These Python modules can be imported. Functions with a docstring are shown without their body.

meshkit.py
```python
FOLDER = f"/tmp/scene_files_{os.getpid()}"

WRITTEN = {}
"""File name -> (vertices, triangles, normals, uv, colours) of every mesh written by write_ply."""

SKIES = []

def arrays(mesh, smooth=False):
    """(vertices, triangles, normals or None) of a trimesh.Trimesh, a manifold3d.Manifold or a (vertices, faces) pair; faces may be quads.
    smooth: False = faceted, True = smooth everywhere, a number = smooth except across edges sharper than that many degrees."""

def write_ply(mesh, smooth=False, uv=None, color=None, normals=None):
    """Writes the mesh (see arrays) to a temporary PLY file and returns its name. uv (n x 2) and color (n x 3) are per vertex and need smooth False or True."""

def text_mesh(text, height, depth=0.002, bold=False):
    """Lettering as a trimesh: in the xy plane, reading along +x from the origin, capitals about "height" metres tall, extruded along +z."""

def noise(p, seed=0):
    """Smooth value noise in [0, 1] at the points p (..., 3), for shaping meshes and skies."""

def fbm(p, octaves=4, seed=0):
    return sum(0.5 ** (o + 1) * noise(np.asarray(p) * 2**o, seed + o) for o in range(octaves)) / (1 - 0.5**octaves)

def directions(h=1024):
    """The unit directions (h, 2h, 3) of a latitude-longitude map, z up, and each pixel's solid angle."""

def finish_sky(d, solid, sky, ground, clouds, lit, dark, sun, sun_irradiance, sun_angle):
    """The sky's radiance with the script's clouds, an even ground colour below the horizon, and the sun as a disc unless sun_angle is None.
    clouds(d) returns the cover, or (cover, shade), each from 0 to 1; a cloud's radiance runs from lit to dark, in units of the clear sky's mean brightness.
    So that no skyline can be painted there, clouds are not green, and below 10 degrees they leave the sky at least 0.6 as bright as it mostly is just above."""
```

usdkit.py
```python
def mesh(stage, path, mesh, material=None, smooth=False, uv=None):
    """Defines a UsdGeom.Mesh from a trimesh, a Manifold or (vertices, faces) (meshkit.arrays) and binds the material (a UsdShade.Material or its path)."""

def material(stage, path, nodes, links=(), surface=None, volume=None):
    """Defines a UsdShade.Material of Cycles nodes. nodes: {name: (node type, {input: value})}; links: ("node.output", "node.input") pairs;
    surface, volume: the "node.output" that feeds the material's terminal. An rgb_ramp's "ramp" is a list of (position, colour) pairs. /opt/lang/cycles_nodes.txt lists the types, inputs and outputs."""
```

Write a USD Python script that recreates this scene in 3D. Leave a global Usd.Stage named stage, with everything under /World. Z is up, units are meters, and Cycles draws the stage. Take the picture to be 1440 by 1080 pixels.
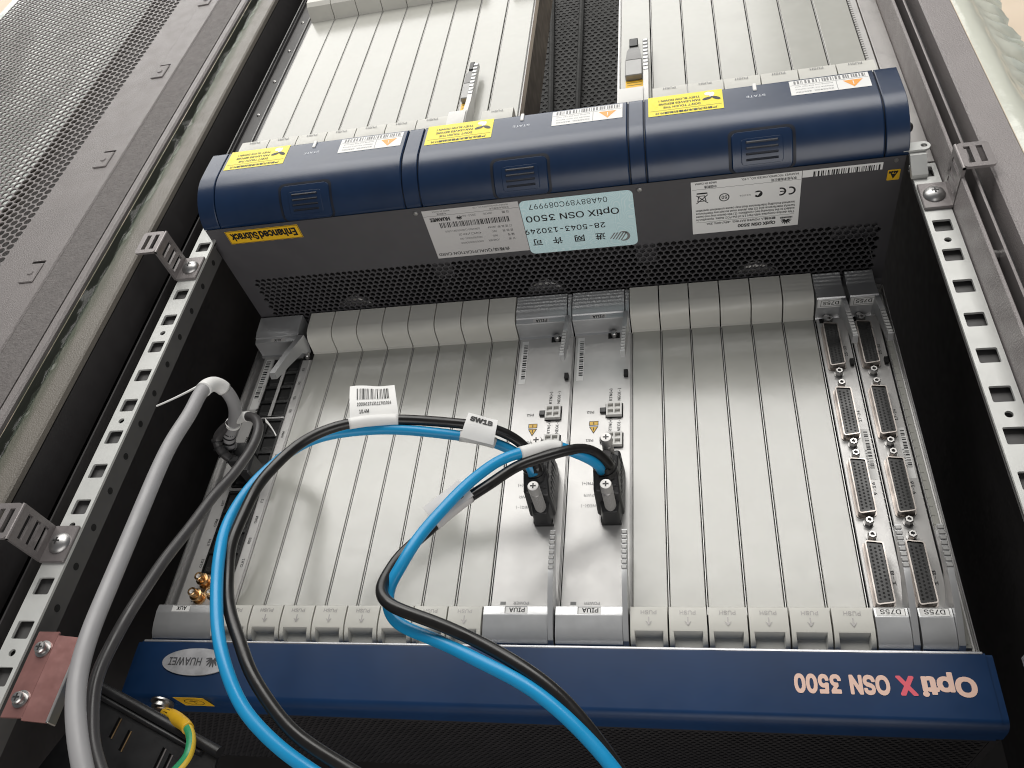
import glob, math
import numpy as np, trimesh, usdkit
import manifold3d as m3
from pxr import Gf, Sdf, Usd, UsdGeom, UsdLux, UsdShade
from scipy.interpolate import CubicSpline
from shapely import affinity
from shapely.geometry import Point, Polygon, box as sbox
from shapely.ops import unary_union

# Everything is measured in millimetres on the equipment: x to the right, y away from the viewer,
# z up out of the face of the recessed interface boards (z = 0); the floor is at z = FLOOR.
FLOOR = -180.0
S = 0.001
stage = Usd.Stage.CreateInMemory()
UsdGeom.SetStageUpAxis(stage, UsdGeom.Tokens.z)
UsdGeom.SetStageMetersPerUnit(stage, 1.0)
UsdGeom.Xform.Define(stage, '/World')
UsdGeom.Scope.Define(stage, '/World/Looks')
rng = np.random.default_rng(7)

# ------------------------------------------------------------------ camera
cam = UsdGeom.Camera.Define(stage, '/World/camera')
FPX = 1136.38
cam.CreateHorizontalApertureAttr(36.0)
cam.CreateVerticalApertureAttr(27.0)
cam.CreateFocalLengthAttr(36.0 * FPX / 1440)
cam.CreateClippingRangeAttr(Gf.Vec2f(0.01, 50))
cam.CreateExposureAttr(0.0)
R0 = np.array([0.97471608, 0.09027634, -0.20439849]); R1 = np.array([-0.05550651, -0.78825426, -0.61284112]); R2 = np.array([-0.21644304, 0.60869155, -0.76331318])
CP = np.array([350.434, -195.155, 465.616])
cw = (CP - [0, 0, FLOOR]) * S
cam.AddTransformOp().Set(Gf.Matrix4d(*[*R0, 0, *(-R1), 0, *(-R2), 0, *cw, 1]))

# ------------------------------------------------------------------ light: window wall beyond the far end, a ceiling lamp, dim room
def rect_light(name, pos, target, w, h, intensity, color):
    l = UsdLux.RectLight.Define(stage, '/World/' + name)
    p, t = (np.array(pos, float) - [0, 0, FLOOR]) * S, (np.array(target, float) - [0, 0, FLOOR]) * S
    zz = (p - t) / np.linalg.norm(p - t); xx = np.cross([0, 0, 1], zz); xx /= np.linalg.norm(xx); yy = np.cross(zz, xx)
    l.AddTransformOp().Set(Gf.Matrix4d(*[*xx, 0, *yy, 0, *zz, 0, *p, 1]))
    l.CreateWidthAttr(w * S); l.CreateHeightAttr(h * S); l.CreateIntensityAttr(intensity); l.CreateColorAttr(Gf.Vec3f(*color))
    return l
rect_light('window_light', (-650, 2750, 1150), (130, 250, 50), 2800, 1500, 3.1, (1.0, 0.985, 0.95))
rect_light('ceiling_lamp', (-100, 1730, 2200), (-100, 1400, 0), 2800, 1640, 5.6, (1.0, 0.98, 0.945))
rect_light('rear_lamp', (1500, -2500, 950), (240, 100, 0), 3800, 1900, 2.5, (1.0, 0.97, 0.94))
usdkit.material(stage, '/World/Looks/room_air', {'b': ('background_shader', {'color': (0.92, 0.95, 1.0), 'strength': 0.12})}, [], surface='b.background')
dome = UsdLux.DomeLight.Define(stage, '/World/room_glow')
UsdShade.MaterialBindingAPI.Apply(dome.GetPrim()).Bind(UsdShade.Material.Get(stage, '/World/Looks/room_air'))

# ------------------------------------------------------------------ materials
def mat(name, col, rough=0.45, metal=0.0, spec=0.5, var=0.06, vscale=25.0, bump=0.0, bscale=900.0, coat=0.0, coat_rough=0.2, rvar=0.08, alpha=1.0, trans=0.0, bdist=0.0004):
    c = np.array(col, float)
    nodes = {'g': ('geometry', {}),
             'n': ('noise_texture', {'scale': vscale, 'detail': 5.0, 'roughness': 0.6}),
             'r': ('rgb_ramp', {'ramp': [(0.3, tuple(c * (1 - var))), (0.7, tuple(np.minimum(c * (1 + var), 1)))]}),
             'n2': ('noise_texture', {'scale': vscale * 3.3, 'detail': 4.0}),
             'mr': ('map_range', {'from_min': 0.3, 'from_max': 0.7, 'to_min': max(rough - rvar, 0.02), 'to_max': min(rough + rvar, 1)}),
             'p': ('principled_bsdf', {'metallic': metal, 'specular_ior_level': spec, 'coat_weight': coat, 'coat_roughness': coat_rough, 'transmission_weight': trans, 'alpha': alpha})}
    links = [('g.position', 'n.vector'), ('g.position', 'n2.vector'), ('n.fac', 'r.fac'), ('r.color', 'p.base_color'), ('n2.fac', 'mr.value'), ('mr.result', 'p.roughness')]
    if bump:
        nodes['bn'] = ('noise_texture', {'scale': bscale, 'detail': 3.0})
        nodes['b'] = ('bump', {'strength': bump, 'distance': bdist})
        links += [('g.position', 'bn.vector'), ('bn.fac', 'b.height'), ('b.normal', 'p.normal')]
    return usdkit.material(stage, '/World/Looks/' + name, nodes, links, surface='p.BSDF')

M = dict(
    panel=mat('panel_paint', (0.435, 0.432, 0.395), 0.2, spec=0.88, var=0.03, rvar=0.03, bump=0.02, bscale=1500),
    board=mat('board_metal', (0.55, 0.54, 0.525), 0.26, metal=0.12, spec=0.7, var=0.03, rvar=0.04, bump=0.02, bscale=1500),
    beige=mat('latch_plastic', (0.60, 0.59, 0.54), 0.42, var=0.03, bump=0.08, bscale=1400),
    levergrey=mat('lever_grey', (0.17, 0.168, 0.165), 0.36, metal=0.25, var=0.03),
    gripgrey=mat('grip_grey', (0.33, 0.328, 0.322), 0.4, metal=0.2, var=0.03),
    screwgrey=mat('screw_nickel', (0.43, 0.42, 0.41), 0.4, metal=0.4, var=0.04),
    silver=mat('silver_plastic', (0.56, 0.565, 0.57), 0.34, metal=0.55, rvar=0.03, var=0.02, bump=0.05, bscale=1800),
    white_plastic=mat('white_plastic', (0.72, 0.71, 0.68), 0.4, var=0.03),
    navy=mat('navy_paint', (0.005, 0.021, 0.062), 0.33, spec=0.5, var=0.12, rvar=0.02, coat=0.28, coat_rough=0.24, bump=0.03, bscale=1600),
    navy_header=mat('navy_header_paint', (0.006, 0.030, 0.092), 0.4, spec=0.32, var=0.12, rvar=0.03, bump=0.03, bscale=1600),
    navy_dark=mat('navy_groove', (0.004, 0.007, 0.016), 0.5, var=0.1),
    wall=mat('charcoal_paint', (0.074, 0.071, 0.076), 0.5, var=0.08, bump=0.12, bscale=1800),
    black=mat('black_steel', (0.03, 0.0275, 0.028), 0.6, var=0.06, bump=0.1, bscale=1200),
    blackgloss=mat('black_plastic', (0.014, 0.014, 0.015), 0.38, var=0.2, bump=0.08, bscale=900),
    rubber=mat('black_rubber', (0.02, 0.02, 0.021), 0.42, var=0.2, bump=0.25, bscale=1100),
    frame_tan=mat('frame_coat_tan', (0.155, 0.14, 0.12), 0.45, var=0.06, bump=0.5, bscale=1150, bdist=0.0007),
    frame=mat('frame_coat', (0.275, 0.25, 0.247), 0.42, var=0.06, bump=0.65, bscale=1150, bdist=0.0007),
    powder=mat('powder_coat', (0.19, 0.172, 0.168), 0.44, var=0.06, bump=0.65, bscale=1150, bdist=0.0007),
    powder_dark=mat('powder_coat_dark', (0.06, 0.057, 0.056), 0.45, var=0.08, bump=0.35, bscale=900, bdist=0.0008),
    foam=mat('foam_strip', (0.13, 0.118, 0.114), 0.75, var=0.16, vscale=160, bump=0.8, bscale=600, bdist=0.0012),
    rail=mat('rail_zinc', (0.56, 0.565, 0.545), 0.4, metal=0.25, var=0.04, bump=0.05, bscale=1300),
    web=mat('rail_web', (0.075, 0.073, 0.072), 0.5, var=0.1),
    badgeink=mat('badge_ink', (0.08, 0.08, 0.085), 0.5, var=0.05),
    earplate=mat('ear_plate', (0.36, 0.345, 0.335), 0.4, metal=0.3, var=0.05, bump=0.2, bscale=1500),
    steel=mat('steel', (0.50, 0.49, 0.48), 0.3, metal=1.0, var=0.08, rvar=0.08),
    steel_dull=mat('steel_dull', (0.42, 0.415, 0.41), 0.38, metal=0.9, var=0.02, rvar=0.03),
    hookmetal=mat('hook_metal', (0.21, 0.192, 0.19), 0.36, metal=0.4, var=0.08, bump=0.15, bscale=1500),
    pinkzinc=mat('pink_zinc', (0.27, 0.13, 0.118), 0.25, coat=0.7, coat_rough=0.08, metal=0.3, var=0.2, vscale=40, rvar=0.08),
    gold=mat('gold', (0.86, 0.57, 0.30), 0.27, metal=1.0, var=0.08),
    bronze=mat('shell_tin', (0.40, 0.365, 0.34), 0.36, metal=1.0, var=0.1),
    port=mat('port_plastic', (0.011, 0.011, 0.011), 0.3, var=0.2),
    hole=mat('hole_dark', (0.003, 0.003, 0.003), 0.7, var=0.1),
    blue=mat('blue_jacket', (0.011, 0.285, 0.57), 0.33, var=0.05, bump=0.06, bscale=500),
    blk=mat('black_jacket', (0.012, 0.011, 0.0105), 0.3, var=0.15, bump=0.06, bscale=500),
    greycable=mat('grey_jacket', (0.31, 0.305, 0.31), 0.42, var=0.05, bump=0.08, bscale=500),
    darkcable=mat('dark_jacket', (0.055, 0.052, 0.053), 0.36, var=0.1, bump=0.08, bscale=500),
    paper=mat('label_paper', (0.80, 0.795, 0.775), 0.5, var=0.03, bump=0.05, bscale=700),
    paper_grey=mat('card_paper', (0.57, 0.555, 0.545), 0.45, var=0.03),
    yellow=mat('yellow_sticker', (0.86, 0.72, 0.012), 0.35, var=0.03),
    amber=mat('amber_sticker', (0.80, 0.47, 0.02), 0.4, var=0.04),
    orange=mat('orange_print', (0.85, 0.36, 0.06), 0.4, var=0.03),
    ink=mat('black_ink', (0.012, 0.012, 0.012), 0.5, var=0.05),
    greyink=mat('grey_ink', (0.22, 0.22, 0.22), 0.5, var=0.05),
    whiteink=mat('white_ink', (0.62, 0.65, 0.70), 0.5, var=0.03),
    salmon=mat('salmon_ink', (0.78, 0.53, 0.43), 0.45, var=0.03),
    red=mat('red_ink', (0.72, 0.10, 0.14), 0.45, var=0.03),
    green=mat('green_jacket', (0.03, 0.30, 0.13), 0.4, var=0.05),
    yellowwire=mat('yellow_jacket', (0.72, 0.50, 0.05), 0.4, var=0.05),
    sleeve=mat('yellow_sleeve', (0.72, 0.42, 0.02), 0.38, var=0.08),
    floor=mat('floor_board', (0.66, 0.55, 0.43), 0.5, var=0.06, vscale=6),
    plate=mat('logo_plate', (0.70, 0.70, 0.72), 0.3, metal=0.6, var=0.03),
    vent=mat('vent_paint', (0.022, 0.021, 0.023), 0.55, spec=0.3, var=0.1),
    inside=mat('inside_mesh', (0.03, 0.03, 0.029), 0.6, spec=0.15, var=0.1),
)

# permit sticker: pale teal with fine guilloche lines
_wv = dict(g=('geometry', {}), mp=('mapping', {'mapping_type': 'point', 'scale': (1.0, 1.0, 1.0)}),
           n=('noise_texture', {'scale': 38.0, 'detail': 1.0}),
           m=('math', {'math_type': 'multiply', 'value2': 330.0}), s=('math', {'math_type': 'sine'}),
           r=('rgb_ramp', {'ramp': [(0.0, (0.60, 0.82, 0.85)), (0.5, (0.63, 0.84, 0.87)), (1.0, (0.72, 0.89, 0.91))]}),
           p=('principled_bsdf', {'roughness': 0.4}))
M['teal'] = usdkit.material(stage, '/World/Looks/permit_paper', _wv, [('g.position', 'n.vector'), ('n.fac', 'm.value1'), ('m.value', 's.value1'), ('s.value', 'r.fac'), ('r.color', 'p.base_color')], surface='p.BSDF')
# plastic film: translucent, glossy
def film(name, col, t):
    return usdkit.material(stage, '/World/Looks/' + name, {
        'g': ('geometry', {}), 'n': ('noise_texture', {'scale': 110.0, 'detail': 3.0}), 'b': ('bump', {'strength': 0.3, 'distance': 0.0015}),
        'p': ('principled_bsdf', {'base_color': col, 'roughness': 0.15, 'coat_weight': 0.6}), 't': ('transparent_bsdf', {'color': (0.9, 0.97, 0.9)}), 'tl': ('translucent_bsdf', {'color': col}),
        'm1': ('mix_closure', {'fac': 0.3}), 'm2': ('mix_closure', {'fac': t})},
        [('g.position', 'n.vector'), ('n.fac', 'b.height'), ('b.normal', 'p.normal'), ('p.BSDF', 'm1.closure1'), ('tl.BSDF', 'm1.closure2'), ('m1.closure', 'm2.closure1'), ('t.BSDF', 'm2.closure2')], surface='m2.closure')
M['film'] = film('plastic_film', (0.80, 0.84, 0.76), 0.12)
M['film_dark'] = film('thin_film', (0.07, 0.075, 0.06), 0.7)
M['film_door'] = mat('film_sheet', (0.80, 0.86, 0.81), 0.22, var=0.06, vscale=18, bump=0.5, bscale=70, coat=0.4, bdist=0.003)

# ------------------------------------------------------------------ scene tree helpers
_used = {}
def _num(parent, name):
    k = (parent, name); n = _used.get(k, 0); _used[k] = n + 1
    return f'{parent}/{name}' if n == 0 else f'{parent}/{name}_{n:03d}'

class Thing:
    def __init__(self, name, label, cat, base=(0, 0, 0), group=None, kind=None):
        self.path = _num('/World', name); self.base = np.array(base, float)
        x = UsdGeom.Xform.Define(stage, self.path); self.x = x
        self.op = x.AddTranslateOp(); self.op.Set(Gf.Vec3d(*((self.base - [0, 0, FLOOR]) * S)))
        tag(x.GetPrim(), label, cat, group, kind)
    def part(self, name, mesh, material, parent=None, label=None, smooth=30):
        path = _num(parent or self.path, name)
        v, f = verts(mesh)
        usdkit.mesh(stage, path, trimesh.Trimesh((v - self.base) * S, f, process=False), M[material], smooth=smooth)
        if label: stage.GetPrimAtPath(path).SetCustomDataByKey('label', label)
        return path

def tag(prim, label=None, cat=None, group=None, kind=None):
    for k, v in (('label', label), ('category', cat), ('group', group), ('kind', kind)):
        if v: prim.SetCustomDataByKey(k, v)

def copy(src, base, label, group=None):
    path = _num('/World', src.path.split('/')[-1])
    x = UsdGeom.Xform.Define(stage, path); p = x.GetPrim()
    p.GetReferences().AddInternalReference(src.path); p.SetInstanceable(True)
    op = UsdGeom.Xformable(p).GetOrderedXformOps()[0]; op.Set(Gf.Vec3d(*((np.array(base, float) - [0, 0, FLOOR]) * S)))
    tag(p, label, None, group)
    return p

def verts(mesh):
    if isinstance(mesh, (list, tuple)) and not (len(mesh) == 2 and isinstance(mesh[0], np.ndarray)):
        vs, fs, o = [], [], 0
        for m in mesh:
            v, f = verts(m); vs.append(v); fs.append(f + o); o += len(v)
        return np.vstack(vs), np.vstack(fs)
    if isinstance(mesh, tuple):
        v, f = mesh; f = np.asarray(f)
        if f.shape[1] == 4: f = np.vstack([f[:, :3], f[:, [0, 2, 3]]])
        return np.asarray(v, float), f
    if hasattr(mesh, 'to_mesh'):
        mm = mesh.to_mesh(); return np.array(mm.vert_properties[:, :3], float), np.array(mm.tri_verts)
    return np.array(mesh.vertices, float), np.array(mesh.faces)

# ------------------------------------------------------------------ shape helpers (mm)
def hull(p):
    return trimesh.Trimesh(*verts(m3.Manifold.hull_points(np.asarray(p, np.float64))), process=False)

def bx(x0, x1, y0, y1, z0, z1, c=0.0):
    if c <= 0:
        return trimesh.creation.box(bounds=[[x0, y0, z0], [x1, y1, z1]])
    p = []
    for sx in (0, 1):
        for sy in (0, 1):
            for sz in (0, 1):
                X, Y, Z = (x0, x1)[sx], (y0, y1)[sy], (z0, z1)[sz]
                dx, dy, dz = c * (1 - 2 * sx), c * (1 - 2 * sy), c * (1 - 2 * sz)
                p += [(X, Y + dy, Z + dz), (X + dx, Y, Z + dz), (X + dx, Y + dy, Z)]
    return hull(p)

def ext(poly, h):
    poly = poly if hasattr(poly, 'exterior') else Polygon(poly)
    return trimesh.creation.extrude_polygon(poly.buffer(0), h, engine='earcut')

def px(pts, x0, x1):                       # (y, z) outline swept along x
    m = ext(pts, x1 - x0); v = m.vertices
    return trimesh.Trimesh(np.c_[v[:, 2] + x0, v[:, 0], v[:, 1]], m.faces, process=False)

def py(pts, y0, y1):                       # (x, z) outline swept along y
    m = ext(pts, y1 - y0); v = m.vertices
    return trimesh.Trimesh(np.c_[v[:, 0], y1 - v[:, 2], v[:, 1]], m.faces, process=False)

def pz(pts, z0, z1):
    m = ext(pts, z1 - z0); m.apply_translation([0, 0, z0]); return m

def frame(d):
    d = np.array(d, float); d /= np.linalg.norm(d)
    a = np.array([1, 0, 0]) if abs(d[0]) < 0.8 else np.array([0, 1, 0])
    u = np.cross(d, a); u /= np.linalg.norm(u)
    return u, np.cross(d, u), d

def lathe(prof, p, d=(0, 0, 1), n=20):     # prof: (radius, height) from the base up along d
    u, w, d = frame(d); a = np.arange(n) * 2 * np.pi / n
    prof = np.array([(0, prof[0][1])] + [tuple(q) for q in prof] + [(0, prof[-1][1])], float)
    v = np.vstack([np.array(p) + d * h + r * (np.cos(a)[:, None] * u + np.sin(a)[:, None] * w) for r, h in prof])
    f = [(i * n + j, i * n + (j + 1) % n, (i + 1) * n + (j + 1) % n, (i + 1) * n + j) for i in range(len(prof) - 1) for j in range(n)]
    return (v, np.array(f))

def cyl(p, r, h, d=(0, 0, 1), n=20, c=0.0):
    return lathe([(r, 0), (r, h - c), (r - c, h)] if c else [(r, 0), (r, h)], p, d, n)

def spline(pts, n):
    pts = np.array(pts, float); t = np.r_[0, np.cumsum(np.linalg.norm(np.diff(pts, axis=0), axis=1) ** 0.7)]
    cs = CubicSpline(t, pts); return cs(np.linspace(0, t[-1], n))

def smoothed(pts, n=220, k=9):
    q = spline(pts, n)
    ker = np.hanning(k + 2)[1:-1]; ker /= ker.sum()
    e = np.vstack([np.repeat(q[:1], k // 2, 0), q, np.repeat(q[-1:], k // 2, 0)])
    s = np.stack([np.convolve(e[:, i], ker, 'valid') for i in range(3)], 1); s[0], s[-1] = q[0], q[-1]
    return s

def tube(path, r, n=14):
    path = np.array(path, float); r = np.broadcast_to(r, (len(path),))
    t = np.gradient(path, axis=0); t /= np.linalg.norm(t, axis=1, keepdims=True)
    u = frame(t[0])[0]; vs = []; a = np.arange(n) * 2 * np.pi / n
    for p, d, rr in zip(path, t, r):
        u = u - d * (u @ d); u /= np.linalg.norm(u); w = np.cross(d, u)
        vs.append(p + rr * (np.cos(a)[:, None] * u + np.sin(a)[:, None] * w))
    k = len(path)
    v = np.vstack(vs + [path[:1], path[-1:]])
    f = [(i * n + j, i * n + (j + 1) % n, (i + 1) * n + (j + 1) % n, (i + 1) * n + j) for i in range(k - 1) for j in range(n)]
    f = np.array(f); f = np.vstack([f[:, :3], f[:, [0, 2, 3]]])
    f = np.vstack([f, [(k * n, (j + 1) % n, j) for j in range(n)], [(k * n + 1, (k - 1) * n + j, (k - 1) * n + (j + 1) % n) for j in range(n)]])
    return (v, f)

def perf(u0, u1, v0, v1, pu, pv, r, th, n=8, hexa=False, stagger=True, skip=None):
    """A sheet in (u, v, w) with rows of holes: front at w = 0, back at w = -th."""
    nu, nv = int(round((u1 - u0) / pu)), int(round((v1 - v0) / pv)); pu, pv = (u1 - u0) / nu, (v1 - v0) / nv
    ca = math.atan2(pv, pu)
    base = [(2 * math.pi * (k + (0.5 if hexa else 0)) / n) for k in range(n)]
    ang = np.array(sorted(set([round(a % (2 * math.pi), 6) for a in base + [ca, math.pi - ca, math.pi + ca, 2 * math.pi - ca]])))
    c, s = np.cos(ang), np.sin(ang)
    if hexa:
        k = (ang - math.pi / 6) % (math.pi / 3) - math.pi / 6
        k = ((ang + 1e-9) % (math.pi / 3)) - math.pi / 6
        rr = r * math.cos(math.pi / 6) / np.cos(k) if False else r * np.cos(math.pi / 6) / np.maximum(np.cos(((ang) % (math.pi / 3)) - 0), 0.5)
        rr = r * math.cos(math.pi / 6) / np.cos((ang + math.pi / 6) % (math.pi / 3) - math.pi / 6)
    else:
        rr = np.full(len(ang), r)
    inner = np.c_[rr * c, rr * s]
    t = np.minimum(pu / 2 / np.maximum(abs(c), 1e-9), pv / 2 / np.maximum(abs(s), 1e-9)); outer = np.c_[t * c, t * s]
    m = len(ang); V, F = [], []; o = 0
    i0 = np.arange(m); i1 = (i0 + 1) % m
    cell_f = np.vstack([np.c_[i0 + m, i1 + m, i1, i0], np.c_[i0, i1, i1 + 2 * m, i0 + 2 * m]])
    for j in range(nv):
        cv = v0 + (j + 0.5) * pv; odd = stagger and j % 2
        for i in range(nu - (1 if odd else 0)):
            cu = u0 + (i + (1.0 if odd else 0.5)) * pu
            if skip is not None and skip(cu, cv):
                V.append(np.array([[cu - pu / 2, cv - pv / 2, 0], [cu + pu / 2, cv - pv / 2, 0], [cu + pu / 2, cv + pv / 2, 0], [cu - pu / 2, cv + pv / 2, 0]])); F.append(np.array([[o, o + 1, o + 2, o + 3]])); o += 4; continue
            V.append(np.vstack([np.c_[inner + [cu, cv], np.zeros(m)], np.c_[outer + [cu, cv], np.zeros(m)], np.c_[inner + [cu, cv], np.full(m, -th)]])); F.append(cell_f + o); o += 3 * m
        if odd:
            for a in (u0, u1 - pu / 2):
                V.append(np.array([[a, cv - pv / 2, 0], [a + pu / 2, cv - pv / 2, 0], [a + pu / 2, cv + pv / 2, 0], [a, cv + pv / 2, 0]])); F.append(np.array([[o, o + 1, o + 2, o + 3]])); o += 4
    F = np.vstack(F)
    return np.vstack(V), np.vstack([F[:, :3], F[:, [0, 2, 3]]])

def frame_sheet(u0, u1, v0, v1, hu0, hu1, hv0, hv1):
    v = np.array([[u0, v0, 0], [u1, v0, 0], [u1, v1, 0], [u0, v1, 0], [hu0, hv0, 0], [hu1, hv0, 0], [hu1, hv1, 0], [hu0, hv1, 0]], float)
    return v, np.array([[0, 1, 5, 4], [1, 2, 6, 5], [2, 3, 7, 6], [3, 0, 4, 7]])

def remap(vf, fn, flip=False):
    v, f = verts(vf); v = fn(v); return (v, f[:, ::-1] if flip else f)

# ------------------------------------------------------------------ lettering
_fonts = {}
def _font(kind, size):
    from PIL import ImageFont
    pat = {'latin': 'Inter.woff2', 'cjk': 'Noto Sans CJK Regular.woff2'}[kind]
    if (kind, size) not in _fonts: _fonts[kind, size] = ImageFont.truetype(glob.glob('/opt/blender-*/*/datafiles/fonts/' + pat)[0], size)
    return _fonts[kind, size]
_tc = {}
def text2d(text, bold=0, kind=None, size=56):
    """Flat lettering: (vertices, faces, width) with capitals 1 high, from x = 0, baseline y = 0."""
    key = (text, bold, size)
    if key in _tc: return _tc[key]
    from PIL import Image, ImageDraw
    kind = kind or ('cjk' if any(ord(ch) > 0x2e00 for ch in text) else 'latin')
    ft = _font(kind, size)
    x0, y0, x1, y1 = ft.getbbox(text, anchor='ls', stroke_width=bold)
    im = Image.new('L', (x1 - x0 + 8, y1 - y0 + 8)); ImageDraw.Draw(im).text((4 - x0, 4 - y0), text, 255, ft, anchor='ls', stroke_width=bold)
    on = np.pad(np.asarray(im) > 127, ((0, 0), (1, 1))).astype(np.int8)
    rows, st = np.nonzero(np.diff(on, axis=1) == 1); en = np.nonzero(np.diff(on, axis=1) == -1)[1]
    shp = unary_union([sbox(a, -r - 1, b, -r) for r, a, b in zip(rows, st, en)]).buffer(0.5).buffer(-0.5).simplify(0.75)
    vs, fs, o = [], [], 0
    for g in getattr(shp, 'geoms', [shp]):
        if g.is_empty or g.area < 1: continue
        v, f = trimesh.creation.triangulate_polygon(g, engine='earcut'); vs.append(v); fs.append(np.asarray(f) + o); o += len(v)
    v = np.vstack(vs); f = np.vstack(fs); cap = size * 0.727
    v = (v - [v[:, 0].min(), -(4 - y0)]) / cap
    v[:, 1] -= 0
    a = v[f]; n = (a[:, 1, 0] - a[:, 0, 0]) * (a[:, 2, 1] - a[:, 0, 1]) - (a[:, 1, 1] - a[:, 0, 1]) * (a[:, 2, 0] - a[:, 0, 0])
    f = np.where((n < 0)[:, None], f[:, ::-1], f)
    _tc[key] = (v, f, v[:, 0].max())
    return _tc[key]

class Surf:
    """A flat (or mapped) surface for print: origin, reading direction, up direction."""
    def __init__(self, o, r, u, fn=None):
        self.o, self.r, self.u = (np.array(a, float) for a in (o, r, u)); self.n = np.cross(self.r, self.u); self.fn = fn
    def at(self, v2, lift):
        v2 = np.asarray(v2, float)
        if self.fn: return self.fn(v2, lift)
        return self.o + v2[:, :1] * self.r + v2[:, 1:2] * self.u + lift * self.n
    def text(self, s, x, y, h, w=None, bold=0, align='l', lift=0.12, size=56, slant=0.0):
        v, f, tw = text2d(s, bold, size=size)
        sx = (w / tw) if w else h
        v = np.c_[v[:, 0] * sx + slant * h * v[:, 1], v[:, 1] * h]
        width = tw * sx
        v = v + [x - (width if align == 'r' else width / 2 if align == 'c' else 0), y]
        return (self.at(v, lift), f)
    def rect(self, x0, y0, x1, y1, lift=0.1, nx=1):
        xs = np.linspace(x0, x1, nx + 1); ys = np.linspace(y0, y1, (8 if self.fn else 1) + 1)
        g = np.array([(a, b) for b in ys for a in xs]); k = nx + 1
        f = [(j * k + i, j * k + i + 1, (j + 1) * k + i + 1, (j + 1) * k + i) for j in range(len(ys) - 1) for i in range(nx)]
        f = np.array(f); return (self.at(g, lift), np.vstack([f[:, :3], f[:, [0, 2, 3]]]))
    def poly(self, pts, lift=0.1):
        p = pts if hasattr(pts, 'exterior') else Polygon(pts)
        v, f = trimesh.creation.triangulate_polygon(p, engine='earcut'); f = np.asarray(f)
        a = v[f]; n = (a[:, 1, 0] - a[:, 0, 0]) * (a[:, 2, 1] - a[:, 0, 1]) - (a[:, 1, 1] - a[:, 0, 1]) * (a[:, 2, 0] - a[:, 0, 0])
        return (self.at(v, lift), np.where((n < 0)[:, None], f[:, ::-1], f))
    def bars(self, x0, y0, x1, y1, seed, lift=0.12, along='x', unit=0.28):
        r = np.random.default_rng(seed); out = []; a, b = (x0, x1) if along == 'x' else (y0, y1); t = a
        while t < b:
            w = unit * r.integers(1, 4); e = min(t + w, b)
            out.append(self.rect(t, y0, e, y1, lift) if along == 'x' else self.rect(x0, t, x1, e, lift)); t = e + unit * r.integers(1, 4)
        return out

def sticker(surf, x0, y0, x1, y1, th=0.12, r=0.0, lift=0.0):
    p = sbox(x0, y0, x1, y1)
    if r: p = p.buffer(-r).buffer(r, 6)
    m = ext(p, th); v = m.vertices
    return trimesh.Trimesh(surf.at(v[:, :2], 0) + (v[:, 2:3] + lift) * surf.n, m.faces, process=False)

XM, YM, ZM = np.array([-1., 0, 0]), np.array([0, -1., 0]), np.array([0, 0, -1.])

def triangle_sign(surf, cx, cy, w, h, lift):
    tri = Polygon([(cx - w / 2, cy - h / 2), (cx + w / 2, cy - h / 2), (cx, cy + h / 2)])
    inner = tri.buffer(-w * 0.08, join_style=2)
    return tri, inner

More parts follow.
